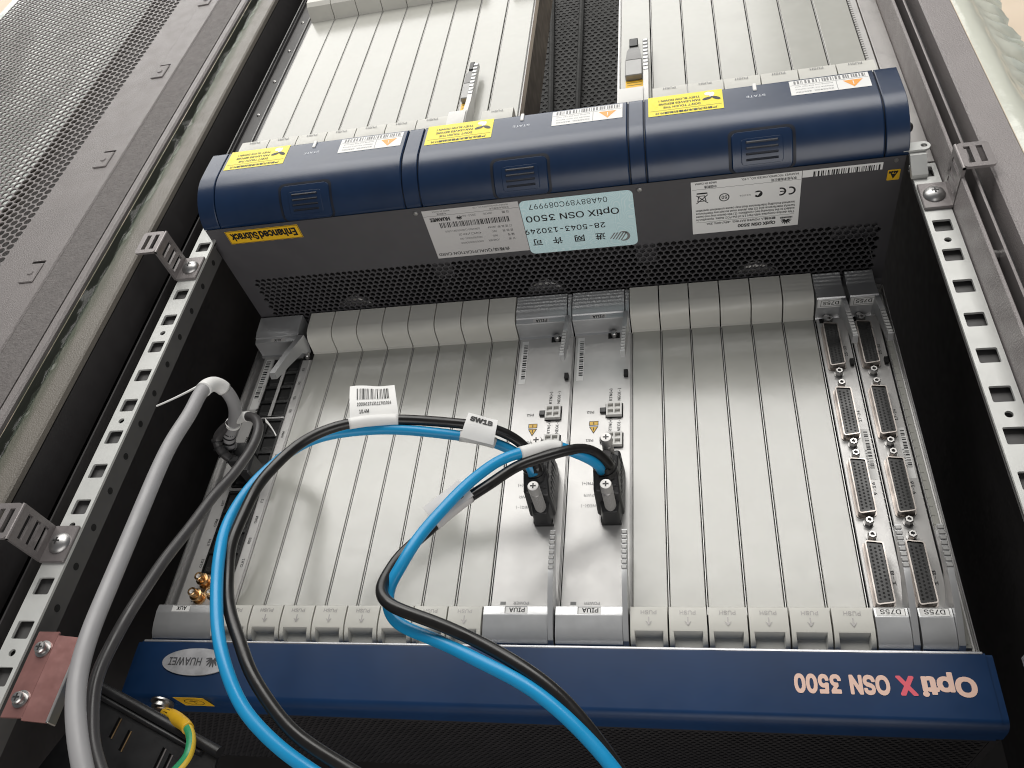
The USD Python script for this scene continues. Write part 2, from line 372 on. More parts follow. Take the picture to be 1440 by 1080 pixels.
FP = [(249.0, 115.5), (249.2, 118.6), (250.8, 123.0), (254.2, 128.6), (259.0, 133.6), (264.5, 137.3), (270.0, 139.8), (275.5, 141.2), (284.0, 141.6), (297.0, 141.5), (309.2, 141.0)]
_d = np.array(FP); _t = np.r_[0, np.cumsum(np.linalg.norm(np.diff(_d, axis=0), axis=1))]; _cs = CubicSpline(_t, _d); FL = _t[-1]
def fan_prof(s, off=0.0):
    s = np.asarray(s, float); p = _cs(s); t = _cs(s, 1); t /= np.linalg.norm(t, axis=-1, keepdims=True)
    return p + off * np.stack([-t[..., 1], t[..., 0]], -1)
def fan_s_of_y(y):                          # arc position of a point of the flat top
    ss = np.linspace(FL * 0.45, FL, 400); return np.interp(y, _cs(ss)[:, 0], ss)

def curved_box(x0, x1, s0, s1, o0, o1, n=12, rx=0.0, c=0.0):
    """A plate that follows the cover's profile, between offsets o0 and o1; its corners are rounded by rx, its edges chamfered by c."""
    ss = np.unique(np.r_[np.linspace(s0, s1, n), s0 + rx * np.array([0, .15, .4, .7, 1]), s1 - rx * np.array([0, .15, .4, .7, 1])]) if rx else np.linspace(s0, s1, n)
    V = []
    for s in ss:
        e = min(s - s0, s1 - s); ins = rx - math.sqrt(max(rx * rx - (rx - min(e, rx)) ** 2, 0)) if rx else 0
        a0, a1 = x0 + ins, x1 - ins
        lo, hi, mid = fan_prof(s, o0), fan_prof(s, o1), fan_prof(s, o1 - c)
        edge = c if c else 0
        if c and min(s - s0, s1 - s) < 1e-6: hi = fan_prof(s, o1 - c)
        V += [(a0, *lo), (a0, *mid), (a0 + edge, *hi), (a1 - edge, *hi), (a1, *mid), (a1, *lo)]
    k = len(ss); F = []
    for i in range(k - 1):
        for j in range(6):
            F.append((i * 6 + j, i * 6 + (j + 1) % 6, (i + 1) * 6 + (j + 1) % 6, (i + 1) * 6 + j))
    F = np.array(F); F = np.vstack([F[:, :3], F[:, [0, 2, 3]]])
    cap = [(0, j, j + 1) for j in range(1, 5)]
    F = np.vstack([F, [(a, c_, b) for a, b, c_ in cap], [(a + (k - 1) * 6, b + (k - 1) * 6, c_ + (k - 1) * 6) for a, b, c_ in cap]])
    return (np.array(V, float), F)

# ================================================================== SETTING
fl = usdkit.mesh(stage, '/World/floor', trimesh.creation.box(bounds=[[-1.3, -1.2, -0.02], [1.9, 1.9, 0.0]]), M['floor'])
tag(fl.GetPrim(), 'beige floor board showing past the plastic film', 'floor', None, 'structure')

# ================================================================== CABINET
cab = Thing('equipment_cabinet', 'dark grey steel equipment cabinet lying on its back with its mesh door open', 'cabinet', (246, 200, FLOOR))
cab.part('side_wall', bx(-54, -52, -330, 790, FLOOR + 1, 126), 'black')
cab.part('side_wall', bx(544, 546, -330, 790, FLOOR + 1, 126), 'black')
cab.part('back_panel', [bx(-52, 120, -330, 790, FLOOR + 1, FLOOR + 4), bx(330, 544, -330, 790, FLOOR + 1, FLOOR + 4), bx(120.2, 330, -330, 300, FLOOR + 1, FLOOR + 4)], 'black')
# frame, left: flange under the film, then a black return and shelf down to the rail
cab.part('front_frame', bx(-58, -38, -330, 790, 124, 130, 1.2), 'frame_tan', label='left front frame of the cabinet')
cab.part('frame_return', bx(-40, -38.2, -330, 790, 96, 123.9), 'black')
cab.part('inner_channel', [bx(-52, -15.2, -330, 790, 84, 86), bx(-25.6, -24.4, -330, 790, 86, 106, .3)], 'black')
cab.part('hinge_strip', bx(-74, -58.2, -330, 790, 104, 106), 'black'); cab.part('door_return', bx(-75.2, -74.2, -330, 790, 90, 122.8), 'powder_dark')
# frame, right: upright bar beside the rail, dark groove with a ridge, outer panel
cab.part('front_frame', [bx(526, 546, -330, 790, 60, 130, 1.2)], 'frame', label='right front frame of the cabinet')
cab.part('upright_bar', [bx(509, 511, -330, 790, 96, 129.5, .6)], 'frame', label='textured bar along the right rail')
cab.part('groove', [bx(511, 526, -330, 790, 112, 114)], 'black')
cab.part('ridge', [bx(516.3, 517.9, -330, 790, 114, 129, .5)], 'hookmetal')
cab.part('groove_bolt', [cyl((517.5, 150, 120), 2.6, 7, (-1, 0, 0.3), c=.5), cyl((519, 150, 119.5), 4.2, 1.6, (-1, 0, 0.3), c=.4)], 'steel_dull')

def rail(x0, x1, y0, y1, cx, ysq, yround, label):
    plate = sbox(x0, y0, x1, y1)
    holes = [sbox(cx - 5.1, y - 5.0, cx + 5.1, y + 5.0).buffer(-.9).buffer(.9, 3) for y in ysq] + [Point(cx, y).buffer(2.0, 6) for y in yround]
    return cab.part('mounting_rail', pz(plate.difference(unary_union(holes)), 105.4, 107), 'rail', label=label, smooth=False)
lsq = [241.4 - 25 * i for i in range(-3, 22)]; rsq = [192.0 - 25 * i for i in range(-2, 18)]
rl = rail(-15.2, 0.3, -300, 330, -7.0, lsq, [241.4 - 25 * (i + .5) for i in (3, 6, 9, 12)], 'left rail with square holes')
rr_ = rail(492.8, 508.2, -300, 250, 500.3, rsq, [192 - 12.5, 192 - 137.5, 192 - 212.5], 'right rail with square holes')
cab.part('rail_web', py(Polygon([(-1.2, 105.3), (0.3, 105.3), (0.3, 92), (-1.2, 92)]), -300, 244), 'web')
wh = []
for i in range(-1, 16):
    wh.append(cyl((0.31, 232 - 25 * i, 98.5), 2.2, 0.12, (1, 0, 0), n=10))
cab.part('web_hole', wh, 'hole')
cab.part('rail_backing', bx(-14.8, -0.2, -300, 330, 102.4, 103.2), 'web'); cab.part('rail_backing', bx(493, 508, -300, 250, 102.4, 103.2), 'web')
cab.part('back_panel', bx(120.2, 330, 300.2, 1250, FLOOR + 1, FLOOR + 4), 'black')
# perforated back seen through the empty slots, with two stamped ribs
bm = remap(perf(120, 330, 340, 1160, 8.6, 7.4, 3.0, 1.2, n=8), lambda v: np.c_[v[:, 0], v[:, 1], v[:, 2] - 120])
cab.part('back_mesh', bm, 'inside')
def rib(xa, ya, xb, yb, w=2.2):
    return tube([(xa, ya, -117), ((xa + xb) / 2, (ya + yb) / 2, -116), (xb, yb, -117)], w, 8)
cab.part('back_rib', rib(222, 1160, 236, 400, 4), 'inside'); cab.part('back_rib', rib(180, 1000, 214, 360, 4), 'inside'); 

# the open mesh door, folded back beside the cabinet
DZ = 125.0
flange = sbox(-166, -330, -111, 790)
slots = [(-128.5, y) for y in (755, 618, 481, 345, 208, 70, -66)]
door = cab.part('door', [pz(flange.difference(unary_union([sbox(x - 6.5, y + 9.2, x + 6.5, y + 12.8) for x, y in slots])), DZ - 1.6, DZ),
                         pz(sbox(-133.6, -330, -113, 790).difference(unary_union([sbox(x - 6.5, y + 9.4, x + 6.5, y + 12.8) for x, y in slots])), DZ + .05, DZ + 1.8), py([(-135.4, DZ), (-133.7, DZ + 1.8), (-133.7, DZ)], -330, 790), py([(-113.6, DZ), (-112.4, DZ + 3.4), (-111.2, DZ + 3.4), (-110.2, DZ + 2.2), (-110.2, DZ - 1)], -330, 790)], 'powder', label='open cabinet door with round perforations')
vf = perf(180, 790, 166, 420, 7.55, 6.5, 3.2, 1.2, n=12)
cab.part('mesh_sheet', remap(vf, lambda v: np.c_[-v[:, 1], v[:, 0], v[:, 2] + DZ]), 'powder', door, smooth=False)
cab.part('foam_strip', [px(Polygon([(-330, DZ - 2), (790, DZ - 2), (790, DZ + 2.6), (-330, DZ + 2.6)]), -109.4, -83), ], 'foam', door)
cab.part('edge_lip', [bx(-82, -74, -330, 790, DZ - 2, DZ + 3.4, 1.4)], 'powder', door)
cab.part('door_channel', bx(-250, -166, -330, 790, 108, 110), 'powder_dark', door)
for x, y in slots:
    cab.part('knockout', [bx(x - 6.5, x + 6.5, y - 11, y + 9.3, DZ + 1.7, DZ + 3.0, .6), lathe([(2.8, 0), (2.2, .8)], (x + .5, y - 1, DZ + 3.0), n=16)], 'powder', door); cab.part('slot', bx(x - 6.3, x + 6.3, y + 9.4, y + 12.7, DZ + .05, DZ + .5), 'hole', door)

# ------------------------------------------------------------------ plastic film
def sheet(nu, nv, fn):
    u, w = np.meshgrid(np.linspace(0, 1, nu), np.linspace(0, 1, nv), indexing='ij'); P_ = fn(u, w)
    v = P_.reshape(-1, 3); i, j = np.meshgrid(np.arange(nu - 1), np.arange(nv - 1), indexing='ij'); a = (i * nv + j).ravel()
    f = np.c_[a, a + nv, a + nv + 1, a + 1]; return (v, f)
from meshkit import fbm
def f_right(u, w):
    y = 120 + 640 * u
    n1 = fbm(np.stack([u * 70, w * 2, 0 * u], -1), 3, 3) - .5; n2 = fbm(np.stack([u * 14, w * 2 + 7, 0 * u], -1), 3, 5) - .5
    ph = 640 * u / 15.0 * 2 * np.pi + 9 * fbm(np.stack([u * 18, 0 * w, 0 * u], -1), 2, 9) + 3.0 * w
    pleat = np.clip((w - .42) / .58, 0, 1) ** 1.3 * (.35 + 1.3 * fbm(np.stack([u * 9, 0 * w + 5, 0 * u], -1), 2, 11))
    x = 545.5 + 43 * w + 7 * n2 * w + 5 * n1 * pleat + 2.5 * pleat * np.sin(ph * .5)
    z = 130.4 + 2.2 * np.sin(np.pi * np.minimum(w / .4, 1)) - 24 * w ** 1.7 + 8 * n2 * w + 3.2 * pleat * np.sin(ph) + 9 * n1 * pleat
    return np.stack([x, y, z], -1)
t = Thing('plastic_film', 'pale green crinkled plastic film hanging over the right cabinet frame', 'plastic film', (570, 430, 95))
t.part('film_sheet', sheet(520, 34, f_right), 'film', smooth=True)
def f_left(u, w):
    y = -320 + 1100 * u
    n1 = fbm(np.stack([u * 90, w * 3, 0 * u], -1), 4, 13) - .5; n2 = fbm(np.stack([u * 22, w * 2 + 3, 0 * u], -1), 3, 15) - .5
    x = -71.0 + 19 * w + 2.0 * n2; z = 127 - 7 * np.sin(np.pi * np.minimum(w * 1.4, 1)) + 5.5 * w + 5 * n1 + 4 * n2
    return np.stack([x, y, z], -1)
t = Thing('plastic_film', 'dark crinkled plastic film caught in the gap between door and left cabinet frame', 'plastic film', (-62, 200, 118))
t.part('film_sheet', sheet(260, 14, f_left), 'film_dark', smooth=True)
def f_door(u, w):
    y = 150 + 640 * u; x = -440 + 225 * w
    n1 = fbm(np.stack([u * 14, w * 6, 0 * u], -1), 4, 23) - .5; n2 = fbm(np.stack([u * 5 + w * 4, w * 3 + 3, 0 * u], -1), 3, 25) - .5
    return np.stack([x, y, 120.6 + 2.0 * n1 + 3.0 * n2 - 20 * np.maximum(w - .9, 0)], -1)
t = Thing('plastic_film', 'pale shiny wrapping film lying behind the holes of the open mesh door', 'plastic film', (-320, 450, 90))
t.part('film_sheet', sheet(120, 50, f_door), 'film_door', smooth=True)

# ------------------------------------------------------------------ slotted cable hooks on the rails
def hook(cx, cy, side, label):
    t = Thing('cable_hook', label, 'cable hook', (cx, cy, 107), 'slotted cable hooks screwed to the rails')
    s = side                                       # -1: arm on the left of the rail, +1: on the right
    xe = cx + s * 9                                # the bend
    t.part('base_plate', bx(min(cx - s * 7.5, xe), max(cx - s * 7.5, xe), cy - 11.5, cy + 11.5, 107, 109, .5), 'hookmetal')
    arm = sbox(cy - 11, 108, cy + 11, 136).difference(unary_union([sbox(cy - 7.5, z, cy + 7.5, z + 3.4) for z in (113, 120, 127)]))
    t.part('arm', px(arm, xe - .9, xe + .9), 'hookmetal', smooth=False)
    xo = xe + s * 17
    top = sbox(min(xe, xo), cy - 11, max(xe, xo), cy + 11).buffer(-2.5).buffer(2.5, 4).difference(unary_union([sbox(min(a, b), cy - 7.5, max(a, b), cy + 7.5) for a, b in ((xe + s * 3, xe + s * 6.4), (xe + s * 9.6, xe + s * 13))]))
    t.part('top_plate', pz(top, 134.8, 136.6), 'hookmetal', smooth=False)
    t.part('bend', tube([(xe, cy - 11, 135.4), (xe, cy, 135.4), (xe, cy + 11, 135.4)], 1.15, 10), 'hookmetal')
    sc = t.part('screw', lathe([(6.4, 0), (6.3, .9), (5.2, 2.4), (3.2, 3.4), (1.2, 3.8)], (cx, cy, 109), n=28), 'steel_dull')
    t.part('screw_slot', [bx(cx - 2, cx + 2, cy - .45, cy + .45, 112.2, 112.95), bx(cx - .45, cx + .45, cy - 2, cy + 2, 112.2, 112.97)], 'ink', sc)
    return t
hook(-7.5, -8.5, -1, 'slotted grey cable hook low on the left rail, near the picture edge')
hook(-7.5, 217, -1, 'slotted grey cable hook on the left rail beside the blue fan unit')
hook(500.5, 217.5, 1, 'slotted grey cable hook on the right rail beside the fan unit')

# ================================================================== SUBRACK
sub = Thing('telecom_subrack', 'blue and charcoal telecom subrack frame with header strip and perforated fan housing', 'subrack', (242, 200, -130))
sub.part('backplane', bx(-1, 485.5, -26, 248, -12, -9), 'black')
sub.part('side_plate', [bx(-7, -0.4, -27, 248, -130, -1, .4), bx(-7.4, -6.4, -27, 248, -1, 2.5)], 'steel_dull')
sub.part('side_plate', [bx(484.6, 490.5, -27, 248, -130, -1.5, .4), bx(490.3, 491.3, -27, 248, -3, 2.5, .3)], 'steel_dull')
sub.part('finger_strip', [bx(485.2, 488.8, -22, 246, -1.4, 0.2, .3)] + [bx(485.0, 487.0, y, y + .7, 0.0, .45) for y in np.arange(-20, 240, 6.0)], 'panel')
# header strip with lettering, badge and the vent below it
HP = [(-28.6, -4), (-28.6, 11.6), (-29.2, 12.8), (-30.4, 13.3), (-61.5, 12.2), (-63.4, 11.6), (-65.2, 10.0), (-66.2, 7.4), (-66.6, 4), (-66.8, -6), (-60, -6)]
hs = m3.Manifold(m3.Mesh(np.asarray(px(HP, -5, 490).vertices, np.float32), np.asarray(px(HP, -5, 490).faces, np.uint32)))
if hs.volume() < 1:
    hs = px(HP, -5, 490)
head = sub.part('header_strip', hs, 'navy_header', label='navy strip with lettering and oval badge', smooth=40)
for xa, xb in ((490, 493.5), (-8, -5)): sub.part('header_end', px([(y * .97 - 1.4, z * .95 - .2) for y, z in HP], xa, xb), 'navy_header', head)
sub.part('edge_line', bx(-4, 489, -29.6, -28.4, 12.2, 13.5, .35), 'plate', head)
def head_at(v, lift):
    y = -np.asarray(v)[:, 1]
    zz = np.interp(y, [-61.5, -30.4], [12.2, 13.3])
    return np.c_[-v[:, 0], y, zz + lift + .05]
hsurf = Surf((0, 0, 0), XM, YM, head_at)
def headtext(s, xr, xl, yb, h, m, bold=5, slant=0.0):   # text from x = xr (its start, at the right) to x = xl
    v, f, tw = text2d(s, bold, size=90)
    v = np.c_[v[:, 0] * (xr - xl) / tw - xr + slant * h * v[:, 1], v[:, 1] * h + yb]
    sub.part('lettering', (head_at(v, .12), f), m, head, smooth=False)
headtext('Opti', 482.5, 456.5, 42.2, 8.6, 'salmon')
headtext('X', 453.5, 444.8, 42.2, 8.6, 'red', slant=-.12)
headtext('OSN', 441.5, 422, 42.2, 8.6, 'salmon')
headtext('3500', 418, 394.5, 42.2, 8.6, 'salmon')
el = affinity.scale(Point(0, 0).buffer(1, 24), 23.5, 8.4)
badge_v, badge_f = trimesh.creation.triangulate_polygon(el, engine='earcut')
bm_ = ext(affinity.translate(el, -38.5, 42.3), 0.9); bv = bm_.vertices
badge = sub.part('badge', trimesh.Trimesh(head_at(bv[:, :2], 0) + np.c_[np.zeros(len(bv)), np.zeros(len(bv)), bv[:, 2]], bm_.faces, process=False), 'plate', head, label='silver oval maker badge')
def petals(cx, cy, r, flip=1):
    out = []
    for a in (8, 38, 66, 88 + 4, 114, 142, 172):
        pass
    for a in (-84, -60, -36, -12, 12, 36, 60, 84):
        ang = math.radians(90 + a); L = r * (1.0 if abs(a) < 60 else .86)
        e = affinity.scale(Point(0, 0).buffer(1, 8), L * .42, L * .105); e = affinity.translate(e, L * .56, 0); e = affinity.rotate(e, math.degrees(ang), origin=(0, 0))
        out.append(affinity.translate(e, cx, cy - r * .45))
    return out
v, f, tw = text2d('HUAWEI', 2, size=70)
vv = np.c_[v[:, 0] * 22.5 / tw - 42.0, v[:, 1] * 4.3 + 39.9]
vv[:, 0] += 0
def on_badge(xr, xl, ytop, h):             # starts at xr, towards smaller x; y measured on the strip
    vv = np.c_[v[:, 0] * (xr - xl) / tw - xr, v[:, 1] * h + ytop]
    return (head_at(vv, 1.0), f)
sub.part('lettering', (head_at(np.c_[v[:, 0] * 23.0 / tw - 42.6, v[:, 1] * 4.6 + 39.9], 1.0), f), 'badgeink', badge, smooth=False)
pet = [hsurf.poly(p, 1.0) for p in petals(-50.2, 42.6, 6.0)]
sub.part('emblem', pet, 'badgeink', badge, smooth=False)
vent = remap(perf(-2, 488, -118, -6, 4.4, 3.8, 1.62, 1.0, n=6, hexa=True), lambda q: np.c_[q[:, 0], -66.2 - q[:, 2], q[:, 1]], flip=True)
vent = remap(perf(-2, 488, -118, -9, 4.4, 3.8, 1.62, 1.0, n=6, hexa=True), lambda q: np.c_[q[:, 0], -66.2 - q[:, 2], q[:, 1]])
sub.part('top_vent', vent, 'vent', smooth=False, label='fine perforated vent under the header strip')
sub.part('vent_frame', [bx(-7, -2, -66.6, -64, -118, -6), bx(488, 492, -66.6, -64, -118, -6), bx(-2, 488, -66.7, -64, -9, -5)], 'vent')
sub.part('vent_interior', [bx(-5, 490, -60, -58, -125, -6)], 'black')
gs = Surf((0, -66.25, 0), XM, ZM)
gp = sub.part('ground_sticker', sticker(gs, -56, -21, -36, -5, .15), 'amber', label='yellow earth symbol sticker by the ground bolt')
ring = affinity.scale(Point(-46, -12.8).buffer(1, 16), 6.4, 5.4)
sub.part('earth_symbol', [gs.poly(ring.difference(ring.buffer(-.5)), .2), gs.rect(-46.25, -13.5, -45.75, -9.5, .2), gs.rect(-49, -13.9, -43, -13.4, .2), gs.rect(-48, -15.2, -44, -14.7, .2), gs.rect(-47, -16.4, -45, -16, .2)], 'ink', gp, smooth=False)

# fan housing: perforated wall facing the interface boards
W0 = 249.0
wm = lambda q: np.c_[q[:, 0], W0 - q[:, 2], q[:, 1]]
wall = sub.part('fan_housing_wall', [remap(perf(8.5, 483.5, 11.0, 62.0, 5.0, 4.25, 2.3, 1.2, n=6, hexa=True), wm),
    remap(frame_sheet(-3, 490, 8, 116, 8.5, 483.5, 11, 62), wm)], 'wall', smooth=False, label='charcoal fan housing wall with hexagonal perforations')
sub.part('bottom_lip', px([(W0 - 1.6, 3.5), (W0 - 2.2, 5.0), (W0 - 1.8, 7.0), (W0 - .2, 8.6), (W0 + 1.2, 8.6), (W0 + 1.2, 3.5)], -3, 490), 'wall', wall)
sub.part('wall_screw', [lathe([(2.0, 0), (1.7, .8), (.8, 1.1)], (x, W0 - .05, z), (0, -1, 0), n=14) for x, z in ((164, 111.5), (323.5, 111.5))], 'steel_dull', wall)
sub.part('wall_screw', lathe([(1.5, 0), (1.2, .6)], (484.5, W0 - .05, 113), (0, -1, 0), n=14), 'steel_dull', wall)
sub.part('housing_side', bx(-3, -1.8, W0 + 1.3, 308, 3.5, 116), 'wall'); sub.part('housing_side', bx(488.8, 490, W0 + 1.3, 308, 3.5, 116), 'wall')
sub.part('housing_interior', [bx(-1, 488, 303, 306, 3, 116), bx(163, 165, 253, 303, 9, 112), bx(322, 324, 253, 303, 9, 112), bx(-1, 488, W0 + 3, 303, 1, 3)], 'black')
for xa, xb, za in ((160, 175, 44), (316, 331, 40), (452, 482, 46)): sub.part('inner_bracket', bx(xa, xb, 252.5, 253.2, za, 61), 'wall')
def cap(x0, x1):
    return curved_box(x0, x1, 0, FL, -6, -.35, 40, c=.5)
sub.part('cover_post', cap(-4, 9.8), 'navy', label='left end post of the fan covers')
sub.part('cover_post', cap(158.6, 169.9), 'navy'); sub.part('cover_post', cap(318.7, 328.7), 'navy')
sub.part('cover_post', cap(477.5, 491.5), 'navy', label='right end post of the fan covers')
sub.part('cover_core', curved_box(-3, 490, 0, FL, -7, -2.2, 30), 'navy_dark')
sub.part('end_knob', [lathe([(3.6, 0), (3.4, 1.6), (2.2, 3.0), (.8, 3.5)], (490.9, 262, 127), (1, 0, 0), n=18), lathe([(2.4, 0), (2.2, 1.2), (.8, 1.9)], (490.9, 298, 134), (1, 0, 0), n=16)], 'blackgloss')
sub.part('mounting_tab', pz(unary_union([sbox(488, 249.5, 500, 257.5), Point(500, 253.5).buffer(4.2, 10)]).difference(Point(500.5, 253.5).buffer(1.9, 8)), 117.2, 118.8), 'rail', smooth=False)
sub.part('mounting_tab', [px([(236, 107.2), (236, 110), (247, 117), (256, 117), (256, 115), (247.5, 115), (238.5, 107.2)], 491.5, 501)], 'rail')
# adhesive labels on the wall
ws = Surf((0, W0 - .02, 0), XM, ZM)
def wl(name, x0, z0, x1, z1, m, r=0.0, label=None):
    return sub.part(name, sticker(ws, -x1, -z1, -x0, -z0, .16, r), m, wall, label=label)
L = .2
p = wl('enhanced_label', 11.5, 100.6, 71.5, 113, 'amber', label='amber label reading Enhanced Subrack')
sub.part('print', [ws.text('Enhanced', -68.5, -110.2, 6.6, 30.5, 3, lift=L), ws.text('Subrack', -37.0, -110.2, 6.6, 22.5, 3, lift=L), ws.poly(Polygon([(-71, -112.5), (-12, -112.5), (-12, -101), (-71, -101)]).exterior.buffer(.18), L)], 'ink', p, smooth=False)
p = wl('qualification_card', 168.4, 66.6, 239.2, 112.6, 'paper_grey', label='grey qualification card with barcode')
pr = [ws.text('合格证/QUALIFICATION CARD', -225, -71.6, 2.6, 55, 1, lift=L), ws.text('HUAWEI', -187.5, -105.2, 2.9, 15.0, 4, lift=L)]
for i, (a, b, c_) in enumerate([('订 单', '/ORDER', '0000000000000'), ('编 号', '/NO.', '00C0000000/11-001'), ('质 检 员', '/QC', 'QC/02'), ('订 货 名 称', '/BOM', 'OSN3500 (100000/SF) 4500'), ('日 期', '/DATE', '2013-04-17')]):
    z = [-80.5, -84.6, -88.7, -92.8, -105.6][i]
    pr += [ws.text(a, -231, z, 1.7, lift=L, size=40), ws.text(b, -219, z, 1.6, lift=L, size=40), ws.text(c_, -207, z, 1.6, 14 if i == 4 else (26 if i == 3 else 17), lift=L, size=40)]
pr += ws.bars(-230, -100.6, -178, -95.6, 3, L, unit=.26)
pr += [ws.rect(-239, -107.4, -168.6, -107.2, L), ws.text('华为技术有限公司', -232, -109.4, 1.3, lift=L, size=40), ws.text('HUAWEI TECHNOLOGIES CO., LTD.', -232, -111.6, 1.15, 26, lift=L, size=36), ws.text('中国制造', -186, -109.4, 1.3, lift=L, size=40), ws.text('MADE IN CHINA', -189, -111.6, 1.15, 13, lift=L, size=36)]
pr += [ws.poly(q, L) for q in petals(-194.5, -102.6 - 0.6, 3.0)]
sub.part('print', pr, 'ink', p, smooth=False)
p = wl('permit_label', 239.6, 62.6, 318.6, 112.2, 'teal', 4.0, label='pale teal network access permit label')
pr = [ws.text('OptiX OSN 3500', -308, -98.2, 5.4, 66, 1, lift=L, size=70), ws.text('28-5043-130249', -297, -86.2, 4.6, 58, 1, lift=L, size=70), ws.text('04A88Y89C089997', -301, -108.6, 4.6, 55, 0, lift=L, size=70)]
for ch, x in zip('进网许可', (-296, -281, -265, -250)): pr.append(ws.text(ch, x, -76.0, 5.0, 7.2, 1, lift=L, size=64))
sub.part('print', pr, 'ink', p, smooth=False)
lg = [affinity.rotate(Polygon([(-312 + 2.1 * i, -75.5), (-310.8 + 2.1 * i, -75.5), (-306.5 + 1.9 * i, -68.2 - .5 * i), (-307.4 + 1.9 * i, -68.2 - .5 * i)]), 0) for i in range(5)]
arc = Point(-309, -71.8).buffer(4.6, 12).difference(Point(-308, -71.8).buffer(3.6, 12)).difference(sbox(-307, -80, -300, -60))
sub.part('emblem', [ws.poly(q, L) for q in lg] + [ws.poly(arc, L)], 'greyink', p, smooth=False)
p = wl('rating_label', 357.4, 67.0, 428, 112.6, 'paper', label='white rating label with conformity marks')
pr = [ws.text('OptiX OSN 3500', -413, -72.4, 2.5, 25, 3, lift=L), ws.text('额定输入 POWER RATING: -48V/-60V; 35A', -413, -76.2, 1.7, 46, 1, lift=L, size=40), ws.text('HUAWEI', -424, -75.3, 1.3, 8, 3, lift=L, size=40), ws.rect(-425, -77.4, -360, -77.2, L)]
for i, s in enumerate(['This device complies with Part 15 of the FCC Rules. Operation is', 'subject to the following two conditions: (1) this device may not cause', 'harmful interference and (2) this device must accept any interference', 'received including interference that may cause undesired operation']):
    pr.append(ws.text(s, -425, -80.4 - 2.7 * i, 1.75, 65, 1, lift=L, size=40))
pr += [ws.poly(q, L) for q in petals(-420, -71.0, 4.4)]
for cx in (-421.5, -415.5):                    # C and E
    ring = Point(cx, -97.5).buffer(3.4, 14).difference(Point(cx, -97.5).buffer(2.2, 14)).difference(sbox(cx + .9, -102, cx + 5, -90)); pr.append(ws.poly(ring, L))
pr.append(ws.rect(-418, -97.9, -415, -97.1, L))
pr += [ws.poly(Point(-401, -97.5).buffer(2.8, 14).difference(Polygon([(-402.5, -99), (-400.8, -96), (-399.5, -97), (-398, -94.4), (-398, -99)])), L), ws.text('N14036', -396, -98, 1.3, lift=L, size=40)]
ring = Point(-379, -97.5).buffer(3.4, 16).difference(Point(-379, -97.5).buffer(2.7, 16)); pr += [ws.poly(ring, L), ws.text('50', -379, -98.9, 2.6, 3.6, 2, 'c', lift=L)]
pr += [ws.rect(-368, -103.2, -361, -102.0, L), ws.poly(Polygon([(-367, -96), (-361.5, -96), (-362.4, -100.5), (-366.1, -100.5)]).exterior.buffer(.3), L), ws.poly(Polygon([(-368.5, -101), (-368, -101.4), (-360.3, -94.3), (-360.8, -93.9)]), L), ws.poly(Polygon([(-360.3, -101), (-360.8, -101.4), (-368.5, -94.3), (-368, -93.9)]), L)]
pr += [ws.rect(-427.5, -106.2, -358, -106.0, L), ws.text('华为技术有限公司', -425, -108.6, 1.7, 16, 1, lift=L, size=44), ws.text('HUAWEI TECHNOLOGIES CO., LTD.', -426, -111.6, 1.5, 36, 1, lift=L, size=40), ws.text('中国制造', -374, -108.6, 1.7, 8, 1, lift=L, size=44), ws.text('MADE IN CHINA', -374, -111.6, 1.5, 14, 1, lift=L, size=40)]
sub.part('print', pr, 'ink', p, smooth=False)
p = wl('barcode_label', 428.4, 107.0, 477, 112.6, 'paper', label='white strip barcode on the housing wall')
sub.part('print', ws.bars(-475.5, -111.2, -435, -107.0, 5, L, unit=.34), 'ink', p, smooth=False)
p = wl('static_label', 480.6, 97.6, 488.2, 105.8, 'amber', .6, label='small amber antistatic label')
tri = Polygon([(-487.2, -104.6), (-481.6, -104.6), (-484.4, -98.6)])
sub.part('print', [ws.poly(tri.difference(sbox(-485.4, -103.6, -483.4, -102.6)), L)] + [ws.rect(-486.6 + 1.5 * i, -104.9, -485.9 + 1.5 * i, -103, L + .02) for i in range(4)], 'ink', p, smooth=False)
# ears and slot guides beside the processing boards
sub.part('mounting_ear', [bx(495.6, 508.6, 252, 790, 104.6, 106.6, .4)], 'earplate', label='right ear plate of the subrack')
sub.part('mounting_ear', [bx(-27, -9.2, 332, 790, 101.5, 103, .4), bx(-8.8, -4.6, 311, 790, 100, 105, .4)], 'web', label='left ear plate of the subrack')
sub.part('ear_edge', bx(-28.2, -27.2, 311, 790, 100, 107, .3), 'steel_dull'); sub.part('ear_edge', bx(-9.9, -9.1, 311, 790, 102, 106.4, .3), 'steel_dull')
sub.part('ear_stud', [lathe([(1.8, 0), (1.6, .8), (.8, 1.4)], (-18, y, 103), n=14) for y in (583, 529, 475, 421)], 'steel')
sub.part('gasket_strip', [bx(488.6, 494.8, 311, 790, 103, 106.2, .5)] + [bx(488.4, 490.4, y, y + .7, 105.8, 106.7) for y in np.arange(330, 560, 3.2)], 'board')
for xa in (227.6, 306.4): sub.part('slot_wall', bx(xa, xa + 1.5, 311, 790, 50, 95), 'black'); sub.part('board_side', bx(xa, xa + 1.4, 311, 790, 95.1, 104.8), 'steel_dull')
sub.part('slot_base', [bx(-8, 227, 311, 790, 92, 95), bx(308, 495, 311, 790, 92, 95)], 'black')
